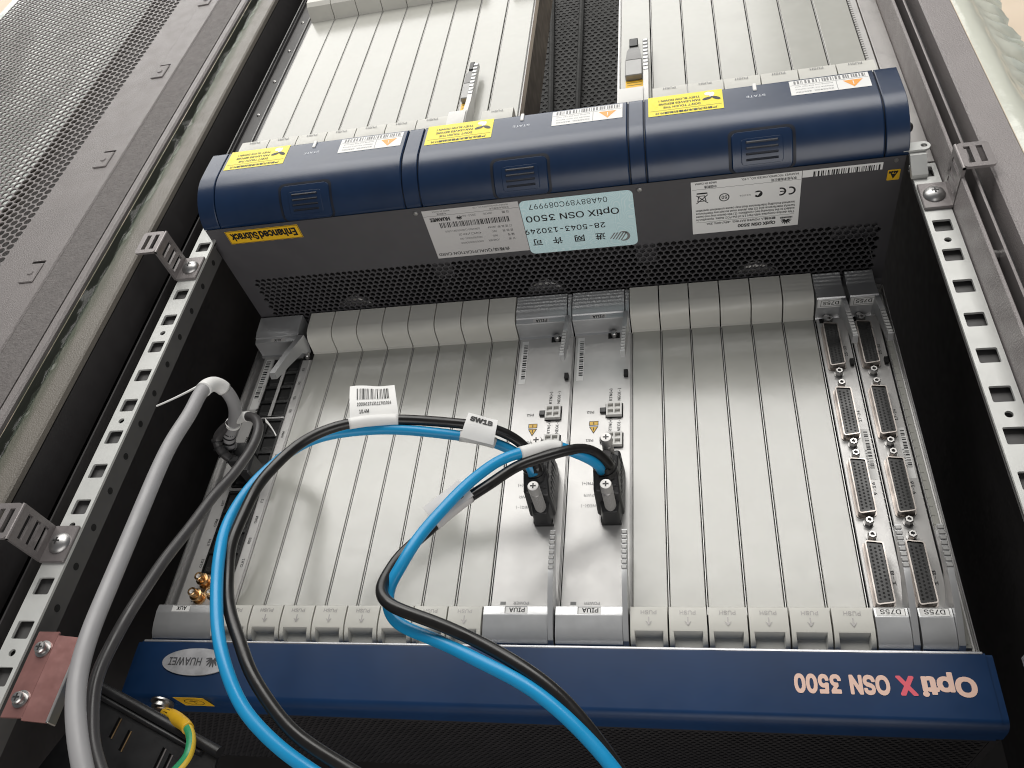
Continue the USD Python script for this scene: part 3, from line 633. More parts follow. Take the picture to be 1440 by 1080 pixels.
def ear(x0, y0, y1, z, label, s=1, m='pinkzinc'):
    # x0: the outer edge; s: +1 opens to the right, -1 to the left
    t = Thing('mounting_bracket', label, 'bracket', ((x0 + s * 13), (y0 + y1) / 2, z - 2), 'screwed rail brackets')
    X = lambda a, b: (min(x0 + s * a, x0 + s * b), max(x0 + s * a, x0 + s * b))
    t.part('flat_plate', bx(*X(0, 13), y0, y1, z - 1.6, z, .3), m)
    t.part('bent_plate', py([(x0 + s * 13.1, z), (x0 + s * 13.1, z - 1.6), (x0 + s * 25, z - 4.6), (x0 + s * 25, z - 3)][::s], y0 - 1, y1 - 2), m)
    t.part('edge_plate', bx(*X(25.1, 26.7), y0 - 1, y1 - 2, z - 9, z - 2.4, .4), 'steel_dull')
    for yy in (y0 + 9, y1 - 9.5):
        c = x0 + s * 8
        sc = t.part('screw', lathe([(4.4, 0), (4.4, .8), (3.1, .9), (3.1, 3.2), (2.6, 4.0), (1.2, 4.1)], (c, yy, z), n=20), 'steel')
        t.part('screw_slot', [bx(c - 1.8, c + 1.8, yy - .4, yy + .4, z + 3.6, z + 4.2), bx(c - .4, c + .4, yy - 1.8, yy + 1.8, z + 3.6, z + 4.22)], 'ink', sc)
ear(503.5, -104, -60, 107.5, 'dark zinc bracket cut off by the lower right picture edge', -1, 'hookmetal')
ear(5.0, -104, -60, 108.5, 'pinkish zinc bracket with two screws on the left rail, beside the grey cable')

# ================================================================== FAN MODULES
fan_w = [(10.6, 'left'), (170.7, 'middle'), (329.5, 'right')]
def fsurf(x0):
    def fn(v, lift):
        v = np.asarray(v, float); s = fan_s_of_y(285.6 + (-v[:, 1] - 277.2) * .93); p_ = fan_prof(s, lift); return np.c_[x0 + (-v[:, 0] - x0) * 1.021, p_]
    return Surf((0, 0, 0), XM, YM, fn)
x0 = fan_w[0][0]
fan = Thing('fan_module', 'navy fan module at the left end, nearest the Enhanced Subrack label', 'fan module', (x0 + 73, 275, 10), 'fan modules under the navy covers')
cov = fan.part('cover', curved_box(x0, x0 + 147.2, 0.2, FL, -3, 0, 46, c=.8), 'navy', smooth=40)
hx0, hx1, s0, s1 = x0 + 54.5, x0 + 92.5, 1.4, 27.0
fan.part('handle_recess', curved_box(hx0 - 1.9, hx1 + 1.9, s0 - .9, s1 + 1.9, -.5, .12, 18, rx=4.5), 'navy_dark', cov)
hd = fan.part('handle', curved_box(hx0, hx1, s0, s1, -.4, 1.0, 22, rx=4, c=.7), 'navy', cov)
fan.part('handle_pad', curved_box(hx0 + 6, hx1 - 6, s0 + 4.5, s1 - 5, .9, 1.5, 12, rx=2, c=.4), 'navy', hd)
for i in range(4):
    a = s0 + 7 + 3.5 * i
    fan.part('handle_rib', curved_box(hx0 + 9, hx1 - 9, a, a + 1.4, 1.4, 2.2, 3, c=.4), 'navy_dark', hd)
fs = fsurf(x0); a = x0
def flabel(name, xa, ya, xb, yb, m, label=None):
    g = fs.rect(-xb, -yb, -xa, -ya, .16); return fan.part(name, g, m, cov, label=label, smooth=True)
yl = flabel('caution_label', a + 2.6, 277.2, a + 51, 302, 'yellow', 'yellow caution label with a fan picture')
pr = [fs.text('DON\'T TOUCH THE', -(a + 36.5), -287.8, 2.2, 24, 2, lift=.24), fs.text('FAN LEAVES BEFORE', -(a + 36.5), -292.2, 2.2, 27, 2, lift=.24), fs.text('THEY SLOW DOWN !', -(a + 36.5), -296.6, 2.2, 27, 2, lift=.24), fs.text('严禁在风扇未停稳前触摸叶片', -(a + 47), -281.0, 2.0, 40, 1, lift=.24, size=44), fs.rect(-(a + 50), -283.5, -(a + 4), -283.2, .22)]
fan.part('print', pr, 'ink', yl, smooth=False)
cx, cy = -(a + 44), -293.0
bl = [affinity.translate(affinity.rotate(affinity.translate(affinity.scale(Point(0, 0).buffer(1, 6), 3.2, 1.6), 3.4, .4), d, origin=(0, 0)), cx, cy) for d in (20, 140, 260)]
fan.part('fan_picture', [fs.poly(q, .25) for q in bl[:2]] + [fs.poly(Point(cx, cy).buffer(.8, 6), .26)], 'ink', yl, label='picture of fan blades', smooth=False)
fan.part('hand_picture', [fs.poly(Point(cx + 2.2, cy - 4.8).buffer(2.4, 7), .24), fs.poly(bl[2], .25)], 'paper', yl, smooth=False)
wlb = flabel('serial_label', a + 93, 281.5, a + 141, 299.6, 'paper', 'white serial label with a warning triangle')
pr = fs.bars(-(a + 139), -299.0, -(a + 95), -294.6, 11, .22, unit=.42)
pr += [fs.rect(-(a + 117.2), -293.6, -(a + 116.9), -281.8, .22) if False else fs.rect(-(a + 121.3), -293.4, -(a + 121.0), -281.8, .22), fs.rect(-(a + 140.6), -293.6, -(a + 93.4), -293.3, .22)]
for i, s in enumerate(['拔出风扇单元前，请先松开锁扣', 'Release the latch before', 'pulling out the fan unit']):
    pr.append(fs.text(s, -(a + 119), -285.2 - 3.3 * i, 1.3, 23, lift=.22, size=36))
fan.part('print', pr, 'greyink', wlb, smooth=False)
tri = Polygon([(-(a + 137), -291.8), (-(a + 125), -291.8), (-(a + 131), -283.2)])
fan.part('warning_triangle', [fs.poly(tri.difference(Polygon([(-(a + 131.4), -290.6), (-(a + 130.6), -290.6), (-(a + 130.8), -286), (-(a + 131.2), -286)])), .24)], 'orange', wlb, smooth=False)
fan.part('print', [fs.text('STATE', -(a + 71.5), -288.2, 2.3, 12, 1, 'c', lift=.1)], 'whiteink', cov, smooth=False)
fan.part('indicator', [bx(a + 71.8, a + 74.2, 301, 308.8, 140.4, 142.2, .3)], 'paper', cov)
fan.part('fan_hub', [lathe([(17, 0), (17, 3), (15, 4)], (a + 72, 256.5, 11), (0, -1, 0), n=30)], 'steel_dull')
copy(fan, (fan_w[1][0] + 73, 275, 10), 'navy fan module in the middle, above the teal permit label', 'fan modules under the navy covers')
copy(fan, (fan_w[2][0] + 73, 275, 10), 'navy fan module at the right end, above the white rating label', 'fan modules under the navy covers')

# ================================================================== INTERFACE BOARDS (z = 0)
P = 22.0
ORD = ['first', 'second', 'third', 'fourth', 'fifth', 'sixth', 'seventh', 'eighth', 'ninth']
def latch_low(x0, x1, pocket=True, y=0.0, z=0.0):
    pts = [(-4.2, -2), (-4.2, 11.6), (-4.8, 12.7), (-6, 13.1), (-13, 13.1), (-17.5, 12.6), (-22, 11.0), (-25.2, 8.6), (-26.4, 6), (-26.4, -2)]
    m = px([(a + y, b + z) for a, b in pts], x0, x1)
    if not pocket: return m
    mf = m3.Manifold(m3.Mesh(np.asarray(m.vertices, np.float32), np.asarray(m.faces, np.uint32)))
    cut = hull([(x, a + y, b + z) for a, b in ((-18.3, 13.5), (-20.4, 5.5), (-30, 3.0), (-30, 13.5)) for x in ((x0 + 2.2, x1 - 2.2) if b > 8 else (x0 + 3.2, x1 - 3.2))])
    cf = m3.Manifold(m3.Mesh(np.asarray(cut.vertices, np.float32), np.asarray(cut.faces, np.uint32)))
    r = mf - cf
    return r if r.num_tri() > 12 else m
def latch_high(x0, x1, y=0.0, z=0.0):
    pts = [(219.8, -2), (219.8, .3), (221.0, 1.2), (221.9, 8), (222.8, 13.2), (224.4, 16.4), (227.6, 18.8), (232, 19.8), (247, 20.6), (247, -2)]
    return px([(a + y, b + z) for a, b in pts], x0, x1)
GB = 'grey blank panels in the interface slots'
x0 = 2 * P
bl_ = Thing('blank_panel', 'grey blank panel touching the AUX board, first of eight on the left', 'blank panel', (x0 + 11, 110, -2), GB)
bl_.part('panel', bx(x0 + 1.05, x0 + 21.5, -4, 220.5, -1.8, 0, .35), 'panel')
bl_.part('edge_gasket', bx(x0 + .05, x0 + .5, -4, 220, -2.2, -.3), 'board')
bl_.part('upper_latch', latch_high(x0 + .45, x0 + 21.55), 'beige')
lw = bl_.part('push_latch', latch_low(x0 + .5, x0 + 21.5), 'beige')
zs = Surf((0, 0, 13.1), XM, YM)
bl_.part('push_lettering', [zs.text('PUSH', -(x0 + 11), 7.0, 2.2, 9.0, 1, 'c', lift=.2), zs.poly([(-(x0 + 11.25), 12.4), (-(x0 + 10.75), 12.4), (-(x0 + 10.75), 14.6), (-(x0 + 9.6), 14.6), (-(x0 + 11), 16.6), (-(x0 + 12.4), 14.6), (-(x0 + 11.25), 14.6)][::-1], .12) if False else zs.poly([(-(x0 + 11.35), 10.8), (-(x0 + 10.65), 10.8), (-(x0 + 10.65), 14.0), (-(x0 + 9.0), 13.2), (-(x0 + 11), 15.8), (-(x0 + 13.0), 13.2), (-(x0 + 11.35), 14.0)], .14)], 'greyink' if False else 'earplate', lw, smooth=False)
for k in range(3, 10):
    lab = f'grey blank panel, {ORD[k - 2]} of eight counted rightwards from the AUX board' if k < 9 else 'grey blank panel touching the left power board, last of eight'
    copy(bl_, (k * P + 11, 110, -2), lab, GB)
for k in range(14, 20):
    n = k - 14
    lab = 'grey blank panel touching the right power board, first of six on the right' if n == 0 else ('grey blank panel touching the connector boards, last of six on the right' if n == 5 else f'grey blank panel, {ORD[n]} of six rightwards from the right power board')
    copy(bl_, (k * P + 11, 110, -2), lab, GB)

def shear(mesh, kx, y0):                        # lean a part sideways along its length
    v, f = verts(mesh); v = v.copy(); v[:, 0] += kx * (v[:, 1] - y0); return (v, f)
def lever_low(x0, x1):
    body = px([(-26, 0), (-26.2, 6), (-24, 9.5), (-14, 14.5), (0, 19.5), (14, 22.6), (40, 23.6), (40, 19), (16, 14), (4, 6), (1, 0)], x0, x1)
    rib = [bx(x0 - .05, x1 + .05, y, y + 2.5, 22.0, 23.3 + .04 * (y - 14), .35) for y in np.arange(14.5, 38, 3.2)]
    return body, rib
def lever_high(x0, x1, kx=0.0):
    body = px([(224.5, 10), (224.5, 19.5), (206, 22.5), (181, 25), (179.5, 19), (198, 14), (214, 9), (219, 1), (222, 1)], x0, x1)
    rib = [bx(x0 - .05, x1 + .05, y, y + 2.4, 21.0, 23.2 + (206 - y - 1.2) * .1, .35) for y in np.arange(182, 204, 3.1)]
    return shear(body, kx, 224), [shear(r, kx, 224) for r in rib]
def silver_high(x0, x1):
    pts = [(219.8, -2), (219.8, .3), (221.2, 1.0), (221.6, 3.2), (222.0, 14.2), (222.4, 15.2), (223, 15.2), (226.2, 16.2), (226.8, 17.2), (227.4, 17.3), (232, 18.8), (247, 19.8), (247, -2)]
    return px(pts, x0, x1)
def silver_low(x0, x1):
    pts = [(-4.2, -2), (-4.2, 12), (-4.8, 12.8), (-9.6, 13.2), (-10.6, 12.9), (-17, 11.8), (-22, 10.2), (-25.4, 7.8), (-26.2, 5), (-26.2, -2)]
    return px(pts, x0, x1)
def captive_screw(t, x, y=217.2):
    t.part('screw_recess', bx(x - 4.6, x + 4.2, y - 2.2, y + 4, 0, .5), 'hole')
    t.part('captive_screw', [lathe([(2.2, 0), (2.4, .6), (2.4, 3.4), (1.8, 4.2), (.6, 4.3)], (x, y, .5), n=18)], 'steel')
flat = Surf((0, 0, .02), XM, YM)
vert = Surf((0, 0, .02), np.array([0, 1., 0]), XM)      # lettering that runs along the board

# -------------------------- power boards
x0 = 10 * P
GP = 'power boards beside each other'
piu = Thing('power_board', 'silver PIUA power board on the left, its plug tied to the cable tagged SW1B', 'power board', (x0 + 22, 110, -2), GP)
piu.part('panel', bx(x0 + 1.2, x0 + 43.2, -4, 220.5, -1.8, 0, .35), 'board')
piu.part('edge_gasket', [bx(x0 + .1, x0 + .5, -4, 220, -2.2, -.5), bx(x0 + 43.4, x0 + 43.7, -4, 220, -2.2, -.4)], 'board')
hi = piu.part('upper_latch', silver_high(x0 + .6, x0 + 40.2), 'silver')
piu.part('upper_stop', px([(219.5, 0), (222, 14), (232, 18), (247, 19), (247, 0)], x0 + 41, x0 + 43.6), 'silver')
ls = Surf((0, 0, 15.6), XM, np.array([0, -.96, -.27]))
slope = lambda q, lift: np.c_[-q[:, 0], -q[:, 1], np.interp(-q[:, 1], [223, 226.2], [15.2, 16.2]) + lift]
ls = Surf((0, 0, 0), XM, YM, slope)
tg = piu.part('tag', ls.rect(-(x0 + 26.5), -226.0, -(x0 + 14), -223.1, .08), 'paper_grey', hi)
piu.part('print', ls.text('PIUA', -(x0 + 25), -225.4, 2.1, 9, 2, lift=.14), 'ink', tg, smooth=False)
b, r = lever_high(x0 + 39.9, x0 + 43.2, .04)
lv = piu.part('upper_lever', b, 'silver'); piu.part('grip_ribs', r, 'gripgrey', lv)
piu.part('lever_foot', bx(x0 + 38.6, x0 + 41.6, 176.5, 181.5, 0, 3.2), 'hole')
captive_screw(piu, x0 + 31)
lo = piu.part('lower_latch', silver_low(x0 + .6, x0 + 40.0), 'silver')
zt = Surf((0, 0, 13.22), XM, YM)
tg = piu.part('tag', sticker(zt, -(x0 + 27.5), 5.1, -(x0 + 13.5), 9.4, .12), 'paper', lo)
piu.part('print', [zt.text('PIUA', -(x0 + 26), 5.9, 2.6, 9.6, 2, lift=.16), zt.rect(-(x0 + 27.3), 9.05, -(x0 + 13.6), 9.3, .16) if False else zt.rect(-(x0 + 27.3), 5.15, -(x0 + 14), 5.4, .16), zt.rect(-(x0 + 14.2), 5.15, -(x0 + 13.9), 9.2, .16)], 'ink', tg, smooth=False)
b, r = lever_low(x0 + 40.3, x0 + 43.4)
lv = piu.part('lower_lever', b, 'silver'); piu.part('grip_ribs', r, 'gripgrey', lv)
piu.part('lever_slot', bx(x0 + 39.4, x0 + 40.0, 2, 36, 0, .25), 'hole')
tg = piu.part('barcode_label', sticker(flat, -(x0 + 8.3), -217.5, -(x0 + 3.2), -175.5, .1), 'paper')
piu.part('print', flat.bars(-(x0 + 7.9), -214, -(x0 + 4.8), -180, 21, .16, 'y', .42) + [vert.text('2102310QFD10', 178, -(x0 + 3.6) * -1 - 0, 1.0, 30, lift=.14, size=36)] if False else flat.bars(-(x0 + 7.9), -214, -(x0 + 4.9), -180, 21, .16, 'y', .42), 'ink', tg, smooth=False)
def fourpin(t, xa, ya, tab=True):
    c = t.part('pin_socket', [pz(sbox(xa, ya, xa + 11, ya + 11).difference(unary_union([sbox(xa + 1.1 + 4.9 * i, ya + 1.1 + 4.9 * j, xa + 4.9 + 4.9 * i, ya + 4.9 + 4.9 * j) for i in (0, 1) for j in (0, 1)])), 0, 3.4), bx(xa + .5, xa + 10.5, ya + .5, ya + 10.5, 0, 1.2)], 'white_plastic', smooth=False)
    t.part('socket_gap', [bx(xa - .7, xa + 11.7, ya - .7, ya + 11.7, 0, .3)], 'hole', c)
    if tab: t.part('socket_tab', bx(xa - 4.6, xa - .2, ya + 3.4, ya + 7.6, 0, 2.2, .3), 'blackgloss', c)
fourpin(piu, x0 + 26.4, 141); fourpin(piu, x0 + 26.8, 115.6)
wsn = [Polygon([(-(x0 + 20.8), -138.2), (-(x0 + 14.2), -138.2), (-(x0 + 14.2), -134.4), (-(x0 + 20.8), -134.4)]), Polygon([(-(x0 + 20.8), -133.6), (-(x0 + 14.2), -133.6), (-(x0 + 17.5), -127.4)])]
wg = piu.part('warning_symbol', [flat.poly(q.buffer(-.45, join_style=2), .1) for q in wsn], 'amber', smooth=False)
piu.part('print', [flat.poly(q.difference(q.buffer(-.5, join_style=2)), .12) for q in wsn] + [flat.rect(-(x0 + 17.8), -137.4, -(x0 + 17.2), -135.2, .12), flat.rect(-(x0 + 17.8), -132.8, -(x0 + 17.2), -130.2, .12)], 'ink', wg, smooth=False)
def vtext(s, x, y, h, w=None):                  # reads away from the header, letters' tops to the left
    v, f, tw = text2d(s, 1, size=44); k = (w / tw) if w else h
    return (np.c_[x - v[:, 1] * h, y + v[:, 0] * k, np.full(len(v), .12)], f)
pr = [flat.text('PS2', -(x0 + 17.5), -147.2, 2.0, 5.2, 1, lift=.1), flat.text('PS1', -(x0 + 17.5), -123, 2.0, 5.2, 1, lift=.1),
      vtext('RTN(+)', x0 + 30.2, 155.5, 2.0, 11), vtext('NEG(-)', x0 + 36.2, 155.5, 2.0, 11), vtext('RTN(+)', x0 + 30.2, 128.8, 2.0, 11), vtext('NEG(-)', x0 + 36.2, 128.8, 2.0, 11)]
piu.part('print', pr, 'ink', smooth=False)
pr = [flat.text('RTN(+)', -(x0 + 20.5), -88, 2.0, 9.5, 1, lift=.1), flat.text('PWR', -(x0 + 19.5), -79, 2.0, 7, 0, lift=.1), flat.text('NEG(-)', -(x0 + 20.5), -71, 2.0, 9.5, 0, lift=.1), flat.text('POWER', -(x0 + 25), -3.6, 1.8, 9.5, 1, lift=.1), flat.rect(-(x0 + 10.6), -3.6, -(x0 + 7), -1.6, .1)]
piu.part('print', pr, 'greyink', smooth=False)
piu.part('power_socket', bx(x0 + 25, x0 + 38, 55, 101, 0, 6, .6), 'blackgloss')
copy(piu, (12 * P + 22, 110, -2), 'silver PIUA power board on the right, touching the six right-hand blank panels', GP)

# -------------------------- 75 ohm connector boards
x0 = 20 * P
GD = 'connector boards at the right end'
d75 = Thing('connector_board', 'silver D75S connector board next to the blank panels, left one of two', 'connector board', (x0 + 11, 110, -2), GD)
d75.part('panel', bx(x0 + 1.5, x0 + 21.3, -4, 220.5, -1.8, 0, .35), 'board')
d75.part('edge_gasket', [bx(x0 + .1, x0 + .5, -4, 220, -2.2, -.5)] + [bx(x0 + 20.6, x0 + 21.2, y, y + .8, 0, .25) for y in np.arange(50, 150, 4)], 'steel_dull')
hi = d75.part('upper_latch', px([(219.8, -2), (219.8, .5), (220.6, 1.5), (221, 4), (220.6, 11), (220.8, 20), (221.6, 21), (236, 18.5), (247, 19.5), (247, -2)], x0 + .7, x0 + 19.6), 'silver')
fsf = Surf((0, 220.55, 0), XM, ZM)
tg = d75.part('tag', sticker(fsf, -(x0 + 18.8), -20.0, -(x0 + 1.4), -11.6, .12), 'paper', hi)
d75.part('print', [fsf.text('D75S', -(x0 + 15.6), -17.6, 3.2, 10.6, 1, lift=.2), fsf.poly(Polygon([(-(x0 + 17.6), -18.8), (-(x0 + 3.6), -18.8), (-(x0 + 3.6), -12.8), (-(x0 + 17.6), -12.8)]).exterior.buffer(.14), .2)], 'ink', tg, smooth=False)
b, r = lever_high(x0 + 15.6, x0 + 18.6, -.02)
b, r = lever_high(x0 + 16.6, x0 + 19.9, -.03)
lv = d75.part('upper_lever', b, 'silver'); d75.part('grip_ribs', r, 'gripgrey', lv)
d75.part('lever_foot', bx(x0 + 18, x0 + 20.4, 174.5, 179.5, 0, 3), 'hole')
captive_screw(d75, x0 + 8, 218.2)
lo = d75.part('lower_latch', silver_low(x0 + .6, x0 + 17.6), 'silver')
tg = d75.part('tag', sticker(zt, -(x0 + 16.6), 5.1, -(x0 + 1.6), 9.4, .12), 'paper', lo)
d75.part('print', [zt.text('D75S', -(x0 + 14), 5.9, 2.6, 10.4, 1, lift=.16), zt.rect(-(x0 + 16), 5.2, -(x0 + 3), 5.4, .16), zt.rect(-(x0 + 16.2), 5.2, -(x0 + 15.9), 9.2, .16)], 'ink', tg, smooth=False)
b, r = lever_low(x0 + 17.9, x0 + 21.2)
lv = d75.part('lower_lever', b, 'silver'); d75.part('grip_ribs', r, 'gripgrey', lv)
for cy, s in ((192, '25-32'), (134, '17-24'), (77.5, '9-16'), (20, '1-8')):
    xa, xb = x0 + 4.2, x0 + 14.4
    outer = Polygon([(xa, cy - 20), (xb, cy - 18.6), (xb, cy + 18.6), (xa, cy + 20)]).buffer(-1.6).buffer(1.6, 5)
    inner = outer.buffer(-.75)
    sh = d75.part('connector', [pz(outer.difference(inner), 0, 5.6), pz(outer.buffer(.9, 3), 0, .7)], 'bronze', smooth=40)
    d75.part('connector_insert', pz(inner.buffer(-.05), 0, 4.7), 'port', sh)
    hs_ = []
    for rr, xx in ((15, xa + 2.7), (14, xa + 5.1), (15, xa + 7.5)):
        for i in range(rr): hs_.append(cyl((xx, cy + (i - (rr - 1) / 2) * 2.3, 4.7), .72, .06, n=6))
    d75.part('pin_holes', hs_, 'hole', sh)
    for yy in (cy - 24, cy + 24):
        js = d75.part('jack_screw', lathe([(2.7, 0), (2.7, 4.6), (2.2, 5.2), (1.3, 5.2), (1.2, 3.5)], (x0 + 9.4, yy, 0), n=6), 'steel', smooth=False)
        d75.part('screw_collar', lathe([(3.1, 0), (3.1, .8)], (x0 + 9.4, yy, 0), n=18), 'steel_dull', js)
d75.part('print', [vtext(s, x0 + 17.8, y, 1.8, 9) for s, y in (('25-32', 184), ('17-24', 128), ('9-16', 73), ('1-8', 14))], 'ink', smooth=False)
tg = d75.part('barcode_label', sticker(flat, -(x0 + 20.2), -122, -(x0 + 15.6), -84, .1), 'paper')
d75.part('print', flat.bars(-(x0 + 19.6), -120, -(x0 + 17.2), -92, 31, .16, 'y', .42) + [vtext('0210311', x0 + 17.0, 92, 1.0, 14)], 'ink', tg, smooth=False)
copy(d75, (21 * P + 11, 110, -2), 'silver D75S connector board at the far right end, right one of two', GD)

# -------------------------- auxiliary board
aux = Thing('auxiliary_board', 'silver AUX board with black network ports and gold sockets at the left end', 'interface board', (22, 110, -2))
aux.part('panel', bx(.3, 43.2, -4, 220.5, -1.8, 0, .35), 'board')
aux.part('edge_gasket', bx(43.4, 43.8, -4, 220, -2.2, -.4), 'board')
hi = aux.part('upper_latch', silver_high(-2.5, 36), 'silver')
tg = aux.part('tag', ls.rect(-24, -226.0, -12, -223.1, .08), 'paper_grey', hi)
aux.part('print', ls.text('AUX', -21, -225.4, 2.1, 6.4, 2, lift=.14), 'ink', tg, smooth=False)
b, r = lever_high(37.6, 42.6, .24); lv = aux.part('upper_lever', b, 'silver')
captive_screw(aux, 41.0, 216)
lo = aux.part('lower_latch', silver_low(-3.2, 39.5), 'silver')
tg = aux.part('tag', sticker(zt, -21, 5.1, -8, 9.4, .12), 'paper', lo)
aux.part('print', [zt.text('AUX', -18.5, 5.9, 2.5, 7, 2, lift=.16), zt.rect(-20.6, 5.1, -8.4, 5.35, .16)], 'ink', tg, smooth=False)
b, r = lever_low(39.8, 43.2); lv = aux.part('lower_lever', b, 'white_plastic'); aux.part('grip_ribs', r, 'white_plastic', lv)
tg = aux.part('barcode_label', sticker(flat, -9.6, -217, -2.6, -165, .1), 'paper')
aux.part('print', flat.bars(-7.2, -215, -3.4, -176, 41, .16, 'y', .42) + [vtext('210230 0M1', 9.2, 172, 1.0, 18)], 'ink', tg, smooth=False)
def ports(ya, yb, rows, ncol=2, xa=11.5, xb=36.5):
    body = sbox(xa, ya, xb, yb); cells = []; cw_, rh = (xb - xa) / ncol, (yb - ya) / rows
    for i in range(ncol):
        for j in range(rows): cells.append(sbox(xa + i * cw_ + 1.0, ya + j * rh + 1.3, xa + (i + 1) * cw_ - 1.0, ya + (j + 1) * rh - 1.3))
    b_ = aux.part('port_block', pz(body.difference(unary_union(cells)), 0, 1.6), 'port', smooth=False)
    aux.part('port_floor', bx(xa + .3, xb - .3, ya + .3, yb - .3, 0, .15), 'hole', b_)
    for c_ in cells:
        q0, w0, q1, w1 = c_.bounds
        aux.part('contact_row', [bx(q0 + 1.6 + 1.0 * k, q0 + 1.85 + 1.0 * k, w0 + .6, w0 + 4, .15, .5) for k in range(8)], 'web', b_)
ports(156, 215, 4); ports(92, 153, 4); ports(23, 88, 4)
aux.part('port_divider', [bx(11, 37, 153.4, 155.4, 0, 1.9, .3), bx(11, 37, 88.6, 91, 0, 1.9, .3), bx(22.6, 25.4, 156, 215, 1.5, 2.2)], 'steel_dull')
pr = [vtext(s, x, y, 1.9) for s, x, y in (('EXT', 9.4, 77), ('COM', 9.4, 60), ('ETH', 9.4, 45), ('CLK2', 9.4, 28), ('F1', 41, 79), ('OAM', 41, 62), ('RES', 41, 46), ('CLK1', 41, 28), ('S3', 40.6, 202), ('S2', 40.6, 188), ('S1', 40.6, 173), ('S0', 40.6, 160), ('OAM', 40.6, 136), ('F2', 40.6, 118), ('F3', 40.6, 102), ('ALM', 10.6, 160), ('COM', 10.6, 132), ('CLK', 12, 16), ('CLK', 12, 3))]
aux.part('print', pr, 'ink', smooth=False)
for x, y in ((17.5, 16.5), (30, 16.5), (16.5, 5.5), (29.5, 5.5)):
    g = aux.part('coaxial_socket', lathe([(4.6, 0), (4.6, 1.6), (3.0, 1.8), (3.0, 4.4), (4.2, 4.6), (4.2, 6.6), (2.9, 6.8), (2.9, 11.6), (2.6, 12), (1.8, 12), (1.7, 8)], (x, y, 0), n=22), 'gold')
    aux.part('socket_insulator', lathe([(1.6, 0), (1.6, 3.4), (.5, 2.6), (.45, 1.8)], (x, y, 8), n=16), 'white_plastic', g)

# ================================================================== PROCESSING BOARDS (z = 107, beyond the fans)
GQ = 'grey blank panels in the processing slots'
def proc_blank(t, x0, w=25.7):
    t.part('panel', bx(x0 + .8, x0 + w - .6, 325, 573, 105.2, 107, .35), 'panel')
    t.part('edge_gasket', bx(x0 + .1, x0 + .5, 326, 573, 104.8, 106.6), 'board')
    t.part('upper_latch', px([(572, 105), (572, 107.2), (573, 109), (574, 116), (575.4, 121), (579, 124), (606, 126.5), (606, 105)], x0 + .5, x0 + w - .3), 'beige')
    lw = t.part('push_latch', px([(355, 105), (355, 118.4), (354, 119.6), (345, 120), (335, 119), (329, 115), (327, 105)], x0 + .5, x0 + w - .3), 'beige')
    s = Surf((0, 0, 120), XM, YM)
    t.part('push_lettering', [s.text('PUSH', -(x0 + w / 2), -352.6, 2.4, 9, 1, 'c', lift=.15)], 'greyink', lw, smooth=False)
pb = Thing('processing_blank_panel', 'pale blank panel beyond the fans, outermost left of the upper row', 'blank panel', (-4.2 + 12.8, 455, 104), GQ)
proc_blank(pb, -4.2)
for i in range(1, 7):
    copy(pb, (-4.2 + 25.7 * i + 12.8, 455, 104), f'pale blank panel beyond the fans, {ORD[i]} counted from the left edge', GQ)
copy(pb, (202.8 + 12.8, 455, 104), 'pale blank panel beyond the fans, bordering the dark empty slots on their left', GQ)
for i in range(1, 7):
    lab = f'pale blank panel beyond the fans, {ORD[i - 1]} to the right of the right lever board' if i < 6 else 'pale blank panel beyond the fans, outermost right beside the ribbed gasket'
    copy(pb, (308 + 25.75 * i + 12.8, 455, 104), lab, GQ)

def lever_board(x0, w, label, fin_x, mirror):
    t = Thing('processing_board', label, 'processing board', (x0 + w / 2, 455, 104), 'processing boards with ejector levers')
    t.part('panel', bx(x0 + .8, x0 + w - .6, 325, 573, 105.2, 107, .35), 'panel')
    t.part('edge_gasket', bx(x0 + .1, x0 + .5, 326, 573, 104.8, 106.6), 'board')
    lw = t.part('lower_latch', px([(357, 105), (357, 120.4), (356, 121.6), (340, 122), (332, 119), (328, 105)], x0 + .5, fin_x - .2 if mirror else fin_x + 3.2), 'white_plastic')
    lv = t.part('lower_lever', px([(328, 107), (330, 119), (352, 120.5), (375, 118), (430, 117.2), (431, 113.5), (398, 112), (384, 109), (378, 107)], fin_x, fin_x + 3.8), 'white_plastic')
    t.part('grip_ribs', [bx(fin_x - .1, fin_x + 3.9, y, y + 3.0, 114.2, 118.3, .4) for y in np.arange(384, 428, 5.2)], 'silver', lv)
    kx0, kx1 = (fin_x - 8.5, fin_x - .8) if not mirror else (fin_x - 14.5, fin_x - 1.2)
    kb = t.part('release_block', [bx(kx0, kx1, 389, 411, 107, 112, .6)], 'gripgrey')
    c = (kx0 + kx1) / 2; h = (kx1 - kx0) / 2
    t.part('release_neck', hull([(c + s * a, y, z) for s in (-1, 1) for a, y, z in ((h * .96, 411.2, 107), (h * .96, 411.2, 112), (h * .8, 424, 107), (h * .8, 424, 112), (h * .5, 431, 107), (h * .5, 431, 111))]), 'levergrey', kb)
    t.part('release_tip', bx(c - h * .52, c + h * .52, 431.2, 443, 107, 112, .5), 'blackgloss', kb)
    s = Surf((0, 0, 107.02), XM, YM)
    yl_ = t.part('caution_label', sticker(s, -(kx1 + .2), -388.6, -kx0, -374.6, .15), 'amber', kb, label='yellow label at the lever foot')
    t.part('print', [s.rect(-(kx1 - .8), -379 - 3.4 * i, -(kx0 + 1.2), -378.4 - 3.4 * i, .2) for i in range(3)], 'ink', yl_, smooth=False)
    s2 = Surf((0, 0, 124), XM, YM)
    return t
lt = lever_board(175.8, 26.8, 'pale lever board beyond the fans, left of the dark empty slots', 187.0, False)
flat2 = Surf((0, 0, 107.02), XM, YM)
lever_board(308.2, 25.4, 'pale lever board beyond the fans, right of the dark empty slots', 327.6, True)

